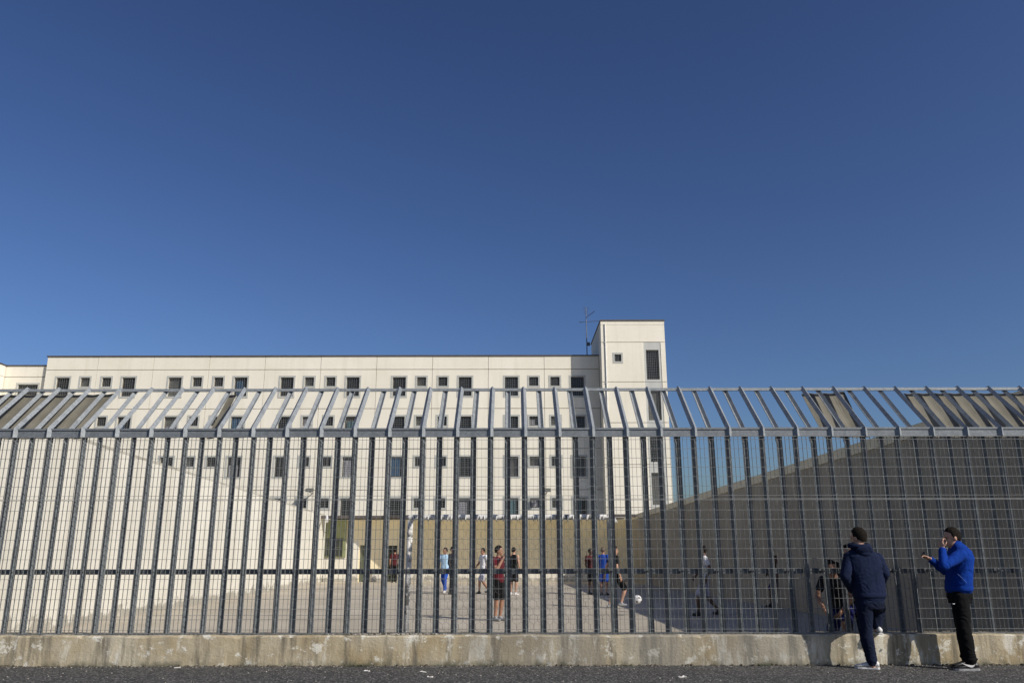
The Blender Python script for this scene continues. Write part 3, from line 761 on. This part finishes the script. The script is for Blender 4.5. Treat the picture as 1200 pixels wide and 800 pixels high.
def hair(parent, c, f, up, mat, s=1.0, name='hair', length=0.0):
    f = Vector(f).normalized(); up = Vector(up).normalized(); f = (f-up*f.dot(up)).normalized(); l = up.cross(f); c = Vector(c)
    m = MB(); rs = []; seg = 40; rg = 14
    for i in range(rg+1):
        row = []
        for j in range(seg):
            a = 2*math.pi*j/seg; fr = math.cos(a)                 # fr = 1 front
            low = lerp(2.5, 1.85, max(0, min(1, (fr+1)/.95))) if fr < -.05 else (1.85 if fr < .22 else (lerp(1.85, 1.12, (fr-.22)/.2) if fr < .42 else lerp(1.12, .86, (fr-.42)/.58)))
            low += .05*noise.noise(Vector((a*6, c.x, 2)))
            th = max(.03, low*i/rg)
            k = lerp(1.04 + .05*max(0, fr)*(i/rg), .945, (i/rg)**2) + .035*noise.noise(Vector((math.cos(a)*4, math.sin(a)*4, th*6))) + .02*noise.noise(Vector((math.cos(a)*14, math.sin(a)*14, th*16)))
            row.append(c + (up*.020 - f*.012)*s + (up*.106*math.cos(th) + (f*.105*math.cos(a) + l*.085*math.sin(a))*(math.sin(th) if th < 1.571 else math.sin(th)**.45))*s*k)
        rs.append(row)
    inner = [[c + (up*.018 - f*.012)*s + (p - c - (up*.020-f*.012)*s)*.86 for p in r_] for r_ in reversed(rs)]
    m.rings(rs + inner); return m.build(name, mat, parent, smooth=True)
def eyes(parent, c, f, up, s=1.0):
    f = Vector(f).normalized(); up = Vector(up).normalized(); f = (f-up*f.dot(up)).normalized(); l = up.cross(f)
    for e in (-1, 1):
        m = MB(); m.ell(Vector(c) + (l*e*.031 + f*.079 + up*.002)*s, l*.013*s, f*.007*s, up*.007*s, 8, 6); m.build('eye', 'hair_dark', parent, smooth=True)
def shoe(parent, heel, toe_dir, mat, sole_mat, s=1.0, ln=.285, logo=False, side=1, up=(0, 0, 1)):
    d = Vector(toe_dir).normalized(); up = Vector(up); l = up.cross(d); heel = Vector(heel)
    secs = [(.0, .026, .030, .075), (.02, .034, .026, .095), (.07, .037, .022, .105), (.12, .038, .022, .092), (.17, .043, .022, .070), (.22, .047, .022, .056), (.26, .040, .022, .046), (.285, .020, .024, .034)]
    m = MB(); rs = []
    for p, hw, b_, t_ in secs:
        p *= ln/.285
        ring = []
        for k in range(12):
            a = 2*math.pi*k/12; ring.append(heel + (d*p + l*hw*math.cos(a)*(1.0 if math.sin(a) < 0.2 else .82) + up*(lerp(b_, t_, .5) + math.sin(a)*(t_-b_)*.5))*s)
        rs.append(ring)
    m.rings(rs); o = m.build('shoe', mat, parent, smooth=True)
    m = MB(); out = []
    for p, hw in ((-.004, .024), (.02, .037), (.08, .038), (.14, .040), (.20, .050), (.25, .046), (.285, .026), (.292, .008)): out.append((p*ln/.285, hw))
    loop = [(p, hw) for p, hw in out] + [(p, -hw) for p, hw in reversed(out)]
    m.rings([[heel + (d*p + l*h_)*s for p, h_ in loop], [heel + (d*p + l*h_ + up*.021)*s for p, h_ in loop]]); m.build('sole', sole_mat, o)
    if logo:
        m = MB(); pts = [(.055, .078, .003), (.075, .055, .010), (.10, .048, .013), (.14, .056, .010), (.19, .074, .004), (.215, .086, .0015)]
        up_, dn = [], []
        A = []
        for p, z, t in pts:
            off = .041 if p < .13 else .041 + (p-.13)*.05
            A.append([heel + (d*p + l*side*(off+.003) + up*(z+t)) * s, heel + (d*p + l*side*(off+.003) + up*(z-t)) * s, heel + (d*p + l*side*(off-.004) + up*(z-t)) * s, heel + (d*p + l*side*(off-.004) + up*(z+t)) * s])
        m.rings(A); m.build('shoe_emblem', 'shoe_white', o)
    return o
def torso(m, rings, mi, seg=20, p=2.4):
    """rings: (centre, lateral vector half width, forward vector half depth)"""
    rs = []
    for c, l, f in rings:
        row = []
        for j in range(seg):
            a = 2*math.pi*j/seg; ca, sa = math.cos(a), math.sin(a)
            row.append(Vector(c) + Vector(l)*math.copysign(abs(ca)**(2/p), ca) + Vector(f)*math.copysign(abs(sa)**(2/p), sa))
        rs.append(row)
    m.rings(rs, True, mi)

# --- generic figure, built in its own frame (x right, y forward, z up), then turned and scaled
POSE0 = dict(pel=(0, 0, .93), che=(0, .0, 1.30), nek=(0, -.01, 1.46), hed=(0, .02, 1.605), look=(0, 1, 0),
             shl=(-.185, -.01, 1.415), ell=(-.245, -.03, 1.13), wrl=(-.235, .06, .89), shr=(.185, -.01, 1.415), elr=(.245, -.03, 1.13), wrr=(.235, .06, .89),
             hil=(-.09, 0, .90), knl=(-.10, .02, .50), anl=(-.10, -.02, .085), hir=(.09, 0, .90), knr=(.10, .02, .50), anr=(.10, -.02, .085))
def figure(loc, heading, h, pose, top, bottom, skin, hairm, shoes, label, sleeves='short', legs='long', voxel=.011, group=None, trim=None, fold=.004):
    s = h/1.75; J = dict(POSE0); J.update(pose)
    J = {k: Vector(v) for k, v in J.items()}
    root = empty('person', loc); root.rotation_euler = (0, 0, heading); root.scale = (s, s, s)
    tag(root, label, 'person', group)
    mats = [top, bottom, skin, shoes]; m = MB()
    latS = (J['shr']-J['shl']).normalized(); latH = (J['hir']-J['hil']).normalized(); up = (J['nek']-J['pel']).normalized()
    fS = up.cross(latS).normalized(); fH = up.cross(latH).normalized()
    pel, che, nek = J['pel'], J['che'], J['nek']
    torso(m, [(pel-up*.06, latH*.150, fH*.105), (pel+up*.03, latH*.168, fH*.118), (pel.lerp(che, .4), latH*.150, fH*.105), (pel.lerp(che, .75), latS*.165, fS*.115), (che, latS*.175, fS*.118), (che.lerp(nek, .55), latS*.160, fS*.095), (che.lerp(nek, .85), latS*.10, fS*.07), (nek, latS*.060, fS*.056)], 0)
    torso(m, [(pel-up*.13, latH*.10, fH*.09), (pel-up*.055, latH*.148, fH*.104), (pel+up*.02, latH*.150, fH*.100)], 1)
    for e in 'lr':
        sh, el, wr = J['sh'+e], J['el'+e], J['wr'+e]; hi, kn, an_ = J['hi'+e], J['kn'+e], J['an'+e]
        limb(m, sh, el, .052, .040, 2, .06); limb(m, el, wr, .041, .027, 2, .10)
        if sleeves == 'short': limb(m, sh, sh.lerp(el, .55), .064, .060, 0)
        elif sleeves == 'long': limb(m, sh, el, .064, .052, 0); limb(m, el, el.lerp(wr, .9), .051, .038, 0)
        side = -1 if e == 'l' else 1
        dv = (wr-el).normalized(); hand(m, wr, dv, fS*-.2 + latS*-side, 2, 1.0, .45, -side)
        limb(m, hi, kn, .082, .054, 2, .03); limb(m, kn, an_, .054, .036, 2, .22, bpos=.3)
        if legs == 'long': limb(m, hi, kn, .095, .070, 1); limb(m, kn, an_+Vector((0, 0, .03)), .070, .058, 1, .05)
        else: limb(m, hi, hi.lerp(kn, .88), .100, .092, 1)
        tdir = J.get('toe'+e, Vector((side*.15, 1, 0))).normalized()
        hl = an_ - tdir*.06
        limb(m, hl+Vector((0, 0, -.045)), hl + tdir*.20 + Vector((0, 0, -.052)), .040, .036, 3, .1); limb(m, an_+Vector((0, 0, .01)), an_ + tdir*.03 - Vector((0, 0, .03)), .042, .046, 3)
        m.box(0, 0, 0, 0, 0, 0, 3) if False else None
    look = J['look']; hup = (J['hed']-nek).normalized().lerp(Vector((0, 0, 1)), .6)
    limb(m, nek-up*.05, J['hed']-hup*.03, .058, .052, 2)
    head(m, J['hed'], look, hup, 2)
    b = remeshed(m, mats, 'body', voxel, root, 2, fold, (top, bottom))
    hair(b, J['hed'], look, hup, hairm); eyes(b, J['hed'], look, hup)
    return root, b, J
def stand(px, py, h=1.74): return G(px, py, YZ)

# ---- the two men on the road -------------------------------------------------
def road_person(name_label, base): 
    r = empty('person', base); tag(r, name_label, 'person'); return r
# man in the navy hooded top, seen from behind, one foot on the dwarf wall
base = Vector((P(1016, 780, 10.95).x, 10.95, 0))
man = road_person('man in navy hooded top and jeans, seen from behind, foot on the low wall', base)
def loc(px, py, D): return P(px, py, D) - base
m = MB(); mats = ['navy_fleece', 'denim', 'skin']
hipL, hipR = loc(1013, 704, 10.97), loc(1026, 704, 11.0)
pelv = loc(1019.5, 702, 10.98); waist = loc(1016, 681, 10.99); chest = loc(1011, 660, 11.0); neck = loc(1007, 643, 11.02); hd = loc(1005.5, 629.5, 11.05)
X = Vector((1, 0, 0)); Yv = Vector((0, 1, 0))
lat = Vector((1, .10, .0)).normalized(); fw = Vector((-.10, 1, 0)).normalized()
torso(m, [(loc(1019, 708, 10.98), lat*.165, fw*.13), (loc(1019, 697, 10.98), lat*.205, fw*.150), (loc(1018, 690, 10.98), lat*.207, fw*.152), (loc(1016.5, 680, 10.985), lat*.215, fw*.150), (loc(1014, 669, 10.99), lat*.222, fw*.150), (loc(1012, 659, 11.0), lat*.228, fw*.148), (loc(1010.5, 651.5, 11.0), lat*.222, fw*.138), (loc(1009, 646, 11.01), lat*.165, fw*.112), (loc(1007.5, 641, 11.02), lat*.085, fw*.085)], 0, 24)
torso(m, [(loc(1020, 713, 10.98), lat*.13, fw*.12), (loc(1019.5, 706, 10.98), lat*.178, fw*.138), (loc(1019, 697, 10.98), lat*.180, fw*.13), (loc(1018, 690, 10.98), lat*.17, fw*.12)], 1, 24)
shL, shR = loc(995.5, 653, 11.0), loc(1028.5, 654, 11.02)
elL, elR = loc(990.5, 675, 10.93), loc(1036.5, 671, 10.95)
wrL, wrR = loc(998, 690, 11.10), loc(1031, 686, 11.14)
for a, e, w_ in ((shL, elL, wrL), (shR, elR, wrR)):
    limb(m, a, e, .078, .064, 0, .03, 14); limb(m, e, w_, .064, .050, 0, .02, 14)
hand(m, wrL, Vector((.35, .6, -.1)), Vector((0, -1, -.2)), 2, 1.0, .5, 1); hand(m, wrR, Vector((-.4, .55, -.05)), Vector((0, -1, -.2)), 2, 1.0, .5, -1)
knL, anL = loc(1014.5, 741, 10.98), loc(1022, 777.5, 11.0)
limb(m, hipL, knL, .105, .078, 1, .04, 16); limb(m, knL, anL+Vector((0, 0, .03)), .078, .066, 1, .08, 16)
m.ell(anL+Vector((0, 0, .055)), (.075, 0, 0), (0, .078, 0), (0, 0, .045), 14, 8, 1)         # bunched hem
knR, anR = loc(1030, 712, 11.33), loc(1028, 735, 11.27)
limb(m, hipR, knR, .105, .080, 1, .03, 16); limb(m, knR, anR+Vector((0, 0, .02)), .078, .062, 1, .06, 16)
limb(m, anL, anL-Vector((0, 0, .03)), .045, .045, 2); limb(m, anR, anR-Vector((0, 0, .03)), .042, .042, 2)
look = Vector((-.55, .83, -.06)); hup = Vector((-.06, .06, 1)).normalized()
limb(m, neck-Vector((0, 0, .03)), hd-hup*.02-look*.01, .066, .060, 2, 0, 14)
head(m, hd, look, hup, 2, 1.06)
bod = remeshed(m, mats, 'body', .0085, man, 3, .006, ('navy_fleece', 'denim'))
hair(bod, hd, look, hup, 'hair_dark', 1.07); eyes(bod, hd, look, hup, 1.06)
m = MB()                                                                                     # hood lying on the back
hc = loc(1008.5, 641, 10.965)
for k in range(9):
    a = -math.pi*.15 + math.pi*1.3*k/8 ; a2 = -math.pi*.15 + math.pi*1.3*(k+1)/8
    f1 = lambda a: hc + Vector((math.cos(a)*.118, -math.sin(a)*.085 + .04, .020 - .012*math.sin(a)))
    limb(m, f1(a), f1(a2), .036, .036, 0, 0, 10)
m.ell(hc+Vector((.012, -.085, -.035)), Vector((.118, 0, .0)), Vector((0, .046, 0)), Vector((0, -.02, .070)), 16, 9, 0)
m.ell(hc+Vector((.015, -.088, -.085)), Vector((.075, 0, -.004)), Vector((0, .036, 0)), Vector((0, 0, .030)), 14, 8, 0)
remeshed(m, ['navy_fleece'], 'hood', .010, bod, 2, .004, ('navy_fleece',))
m = MB(); torso(m, [(loc(1019, 699.5, 10.98), lat*.208, fw*.154), (loc(1018.8, 697.5, 10.98), lat*.213, fw*.158), (loc(1018.6, 694.5, 10.98), lat*.211, fw*.157), (loc(1018.5, 693, 10.98), lat*.206, fw*.152)], 0, 28); m.build('waistband', 'navy_fleece', bod, smooth=True)
td = Vector((-.80, .32, 0)).normalized(); shoe(man, Vector((anL.x, anL.y, 0)) - td*.085 + Vector((.0, 0, .002)), td, 'shoe_white', 'shoe_white', 1.04)
td = Vector((.12, 1, 0)).normalized(); shoe(man, Vector((anR.x-.005, 11.44-base.y-.27, WH+.012)), td, 'shoe_white', 'shoe_white', 1.0, .265)

# man in the royal blue sweatshirt, in profile, hand at the mouth, other arm stretched out
base = Vector((P(1134, 780, 10.95).x, 10.95, 0))
man2 = road_person('man in bright blue sweatshirt and black track trousers, hand raised to his mouth', base)
m = MB(); mats = ['royal_blue', 'black_cloth', 'skin', 'shoe_white']
lat = Vector((.06, -1, 0)).normalized(); fw = Vector((-1, -.06, 0)).normalized()          # facing left
torso(m, [(loc(1124, 695, 10.96), fw*.115, lat*.165), (loc(1123.5, 690, 10.96), fw*.133, lat*.195), (loc(1123.5, 686, 10.96), fw*.135, lat*.198), (loc(1124, 675, 10.96), fw*.133, lat*.195), (loc(1124.5, 664, 10.96), fw*.133, lat*.200), (loc(1125, 654, 10.96), fw*.130, lat*.205), (loc(1124.5, 646, 10.96), fw*.115, lat*.175), (loc(1122.5, 640.5, 10.96), fw*.095, lat*.115), (loc(1120, 636, 10.97), fw*.076, lat*.080), (loc(1119, 633.5, 10.97), fw*.066, lat*.070)], 0, 24)
torso(m, [(loc(1125, 706, 10.96), fw*.12, lat*.14), (loc(1124.5, 699, 10.96), fw*.128, lat*.172), (loc(1124, 692, 10.96), fw*.122, lat*.172), (loc(1124, 686, 10.96), fw*.13, lat*.16)], 1, 24)
sN, eN, wN = loc(1126, 649.5, 10.76), loc(1106, 663, 10.68), loc(1104.5, 644.5, 10.78)
sF, eF, wF = loc(1122, 650, 11.16), loc(1107, 668, 11.14), loc(1091.5, 656, 11.06)
for a, e, w_ in ((sN, eN, wN), (sF, eF, wF)):
    limb(m, a, e, .074, .058, 0, .03, 14); limb(m, e, w_, .058, .042, 0, .04, 14)
    m.ell(w_, (.041, 0, 0), (0, .041, 0), (0, 0, .036), 12, 8, 0)
hand(m, wN + (wN-eN).normalized()*.02, Vector((.02, .25, 1)), Vector((.9, .3, -.15)), 2, 1.05, .75, -1)
hand(m, wF + (wF-eF).normalized()*.015, Vector((-.88, -.1, .42)), Vector((.1, -.2, -1)), 2, 1.05, .55, 1)
hN, hF = loc(1125, 700, 10.87), loc(1124, 700, 11.05)
kN, aN = loc(1130, 738, 10.84), loc(1137.5, 775, 10.86)
kF, aF = loc(1128, 737, 11.08), loc(1133.5, 772, 11.10)
for a, e, w_ in ((hN, kN, aN), (hF, kF, aF)):
    limb(m, a, e, .105, .080, 1, .03, 16); limb(m, e, w_+Vector((0, 0, .02)), .080, .070, 1, .05, 16)
    m.ell(w_+Vector((0, 0, .035)), (.086, 0, 0), (0, .080, 0), (0, 0, .04), 14, 8, 1)
    limb(m, w_, w_-Vector((0, 0, .03)), .045, .045, 2)
hd = loc(1115, 629.5, 10.96); look = Vector((-1, .10, -.20)); hup = Vector((-.10, 0, 1)).normalized()
limb(m, loc(1120.5, 638, 10.97), hd-hup*.03+X*.02, .064, .058, 2, 0, 14)
head(m, hd, look, hup, 2, 1.05)
bod = remeshed(m, mats, 'body', .0085, man2, 3, .006, ('royal_blue', 'black_cloth'))
hair(bod, hd, look, hup, 'hair_dark', 1.06); eyes(bod, hd, look, hup, 1.05)
m = MB(); torso(m, [(loc(1123.5, 692, 10.96), fw*.134, lat*.196), (loc(1123.5, 690, 10.96), fw*.140, lat*.203), (loc(1123.5, 687, 10.96), fw*.140, lat*.203), (loc(1123.6, 685.5, 10.96), fw*.135, lat*.198)], 0, 28); m.build('waistband', 'royal_blue', bod, smooth=True)
m = MB(); a, b_ = loc(1122, 672, 10.735), loc(1133, 683, 10.75); m.tube([a, a.lerp(b_, .5)-Vector((0, .012, 0)), b_], .0035, 6); m.build('pocket_zip_highlight', 'zip_highlight_blue', bod)  # light blue line along the pocket zip, coloured in as its highlight
m = MB(); a = loc(1117.5, 707, 10.765); m.box(a.x-.012, a.x+.012, a.y-.008, a.y+.02, a.z-.004, a.z+.004); m.build('trouser_emblem', 'white_cloth', bod)
for an_, lg, dy in ((aN, True, -.02), (aF, False, .02)):
    td = Vector((-1, .03 if lg else -.05, 0)).normalized(); shoe(man2, Vector((an_.x, an_.y, .002)) - td*.09, td, 'shoe_black', 'shoe_grey' if lg else 'shoe_black', 1.08, .285, lg, 1)
ph = wF + Vector((-.125, -.03, .062))
m = MB(); m.box(-.035, .035, -.004, .004, -.02, .05); o = m.build('phone', 'phone_black', None, base + ph); o.rotation_euler = (.5, .2, .9); tag(o, 'small dark phone held out by the man in bright blue', 'phone')

# ---- people in the yard -------------------------------------------------------
arms_head = dict(ell=(-.34, .05, 1.52), wrl=(-.15, .06, 1.70), elr=(.34, .05, 1.52), wrr=(.15, .06, 1.70))
walk = dict(hil=(-.09, 0, .89), knl=(-.10, .20, .49), anl=(-.10, .22, .085), knr=(.10, -.02, .48), anr=(.10, -.30, .11), ell=(-.25, -.12, 1.15), wrl=(-.24, -.02, .92), elr=(.25, .06, 1.14), wrr=(.23, .22, .97))
def ground_at(px, py): g = G(px, py, YZ); return (g.x, g.y, YZ)
face_cam = math.pi                                         # y forward turned towards the camera
figure(ground_at(584, 727), face_cam + R(55), 1.76, dict(ell=(-.33, .10, 1.50), wrl=(-.14, .16, 1.68), elr=(.30, .16, 1.16), wrr=(.15, .26, 1.45), knl=(-.08, .05, .5), anl=(-.09, -.02, .085), look=(-.5, 1, 0)), 'maroon', 'black_cloth', 'skin_tan', 'hair_dark', 'shoe_grey',
       'man in dark red football shirt and black shorts nearest behind the goal net', 'short', 'short')
figure(ground_at(521, 694), face_cam - R(20), 1.74, dict(walk, look=(.5, 1, 0)), 'light_blue', 'track_blue', 'skin_tan', 'hair_dark', 'shoe_white', 'man in light blue top and bright blue track trousers walking in the yard', 'long', 'long')
figure(ground_at(529.5, 696), face_cam + R(70), 1.78, dict(look=(.3, 1, 0)), 'charcoal', 'charcoal', 'skin_tan', 'hair_dark', 'shoe_black', 'man in dark clothes right beside the one in light blue', 'long', 'long')
figure(ground_at(566, 695), face_cam - R(60), 1.72, dict(walk), 'white_cloth', 'grey_cloth', 'skin_tan', 'hair_dark', 'shoe_black', 'man in white shirt and grey shorts left of the dark red shirt', 'short', 'short')
figure(ground_at(602, 697), face_cam + R(150), 1.74, dict(ell=(-.30, .06, 1.17), wrl=(-.2, .24, 1.05)), 'black_cloth', 'charcoal', 'skin', 'hair_dark', 'shoe_white', 'man in black half hidden by a bar, right of the dark red shirt', 'none', 'short')
figure((P(462.5, 660, 42.6).x, 42.6, YZ), R(10), 1.70, {}, 'dark_maroon', 'black_cloth', 'skin_tan', 'hair_dark', 'shoe_black', 'man in dull red top standing at the far barred doorway', 'short', 'long')
figure(ground_at(693, 696), face_cam + R(40), 1.70, {}, 'dark_maroon', 'charcoal', 'skin_dark', 'hair_dark', 'shoe_black', 'man in dark clothes left of the man in blue kit', 'short', 'short')
figure(ground_at(708, 697), R(-30), 1.74, dict(ell=(-.24, .06, 1.13), wrl=(-.15, .22, 1.0)), 'track_blue', 'track_blue', 'skin_tan', 'hair_brown', 'shoe_black', 'man in blue football shirt and blue shorts by the goal post', 'short', 'short')
figure(ground_at(722, 712), R(-75), 1.76, dict(knr=(.10, .25, .52), anr=(.10, .12, .14), knl=(-.1, -.05, .49), anl=(-.1, -.16, .09), ell=(-.27, -.14, 1.17), wrl=(-.26, -.2, .93)), 'black_cloth', 'black_cloth', 'skin', 'hair_dark', 'shoe_grey', 'man in black kicking towards the football, half hidden by the goal post', 'short', 'short')
figure(ground_at(829, 721), R(80), 1.76, dict(walk, look=(.2, 1, 0)), 'white_cloth', 'grey_cloth', 'skin_dark', 'hair_dark', 'shoe_black', 'man in white shirt and pale shorts walking in the wall shadow', 'short', 'short')
figure(ground_at(913, 711), R(75), 1.74, dict(walk, look=(.3, 1, 0)), 'brown_cloth', 'navy_shorts', 'skin_dark', 'hair_dark', 'shoe_black', 'man in brown top and navy shorts against the shaded wall', 'short', 'short')
figure((P(992.5, 640, 12.75).x, 12.75, YZ), face_cam - R(20), 1.73, dict(elr=(.24, .10, 1.18), wrr=(.10, .26, 1.25), look=(-.35, 1, 0)), 'black_cloth', 'charcoal', 'skin', 'hair_dark', 'shoe_black', 'dark haired man behind the bars, mostly hidden by the navy top man', 'short', 'long')
figure((P(984, 700, 12.45).x, 12.45, YZ), face_cam - R(40), 1.72, dict(pel=(0, -.10, .82), che=(0, .08, 1.14), nek=(0, .16, 1.27), hed=(0, .24, 1.39), look=(-.5, 1, -.1), shl=(-.185, .12, 1.22), shr=(.185, .12, 1.22), ell=(-.26, .22, .98), wrl=(-.14, .36, .80), elr=(.26, .22, .98), wrr=(.12, .36, .80),
       hil=(-.09, -.10, .80), hir=(.09, -.10, .80), knl=(-.14, .30, .62), anl=(-.12, .14, .24), knr=(.12, .12, .46), anr=(.12, -.10, .085)), 'charcoal', 'navy_shorts', 'skin_tan', 'hair_dark', 'shoe_black', 'man in dark shirt bending forward behind the bars beside the navy top man', 'short', 'short')

# ------------------------------------------------------------------ small litter, grit, dirt
def bits(name, mat, n, fx, size, seed, flat=.5):
    m = MB(); r = random.Random(seed)
    for i in range(n):
        x, y, z = fx(r); s = size*r.uniform(.4, 1.5)
        a = r.uniform(0, 6.28); ca, sa = math.cos(a), math.sin(a)
        pts = [(-1, -.7), (.9, -1), (1.1, .6), (-.6, 1)]
        lo = [(x+(u*ca-v*sa)*s*r.uniform(.7, 1.2), y+(u*sa+v*ca)*s*r.uniform(.7, 1.2), z-.002) for u, v in pts]
        hi = [(x+(u*ca-v*sa)*s*.6, y+(u*sa+v*ca)*s*.6, z+s*flat*r.uniform(.6, 1.4)) for u, v in pts]
        m.rings([lo, hi])
    o = m.build(name, mat); o['kind'] = 'stuff'; return o
o = bits('grit', 'pebble', 380, lambda r: (r.uniform(-9, 9), WF - .01 - abs(r.gauss(0, .07)), 0), .008, 1); tag(o, 'loose grit gathered along the foot of the low wall', 'grit')
o = bits('road_chippings', 'pebble', 260, lambda r: (r.uniform(-8, 8), r.uniform(9.6, 11.3), 0), .008, 2); tag(o, 'pale stone chips scattered over the asphalt', 'gravel')
o = bits('dirt', 'soil', 420, lambda r: (r.uniform(-8, 8), WF - .012 + abs(r.gauss(0, .02))*-1, 0), .017, 3, .8); tag(o, 'dark soil along the foot of the low wall', 'dirt')
o = bits('dry_debris', 'soil', 260, lambda r: (r.gauss(-1.65, .28), r.uniform(11.44, 11.52), WH+.004), .011, 4, .9); tag(o, 'dark crumbs and dry leaves on top of the low wall at the fence foot', 'debris')
o = bits('rubble', 'pebble', 200, lambda r: (r.gauss(-1.55, .3), r.uniform(11.40, 11.5), WH+.004), .010, 5, .8); tag(o, 'pale rubble crumbs on top of the low wall', 'debris')
rl = random.Random(9)
for i, (px, py, lab) in enumerate(((504, 793, 'crumpled pale paper scrap on the asphalt below the left goal post'), (496, 787, 'small pale paper scrap against the foot of the low wall'), (430, 786, 'tiny pale paper scrap on the asphalt left of the others'), (208, 782, 'pale paper scrap at the wall foot near the left edge'), (800, 793, 'flat pale paper scrap on the asphalt right of the picture middle'))):
    c = G(px, py, 0); m = MB(); n = 6; ry = []
    for k in range(n):
        x = -.05 + .1*k/(n-1); ry.append([(x, -.02+rl.uniform(-.006, .006), .004+rl.uniform(0, .012)), (x, .02+rl.uniform(-.006, .006), .004+rl.uniform(0, .018)), (x, .02, .002), (x, -.02, .002)])
    m.rings(ry); o = m.build('paper_scrap', 'paper', None, (c.x, min(c.y, WF-.05), 0), rl.uniform(-.5, .5)); tag(o, lab, 'litter', 'paper scraps on the road')
    o.scale = (rl.uniform(.6, 1.0),)*3
# weeds at the foot of the wall
for i, (px, lab) in enumerate(((737, 'small green weed at the wall foot right of the middle'), (416, 'small green weed at the wall foot left of the middle'), (893, 'small green weed at the wall foot near the men'))):
    c = G(px, 781, 0); m = MB()
    for k in range(70):
        a = rl.uniform(0, 6.28); L2 = rl.uniform(.02, .05); x = rl.gauss(0, .10); h_ = rl.uniform(.005, .035)
        p = Vector((x, -.02+rl.uniform(-.02, .02), 0)); d = Vector((math.cos(a), math.sin(a)*.5, 0)); s2 = Vector((-d.y, d.x, 0))*.006
        m.quad(p-s2, p+s2, p+d*L2+Vector((0, 0, h_))+s2*.3, p+d*L2+Vector((0, 0, h_))-s2*.3)
    o = m.build('weed', 'leaf_green', None, (c.x, WF-.015, .001)); tag(o, lab, 'plant', 'weeds along the low wall')
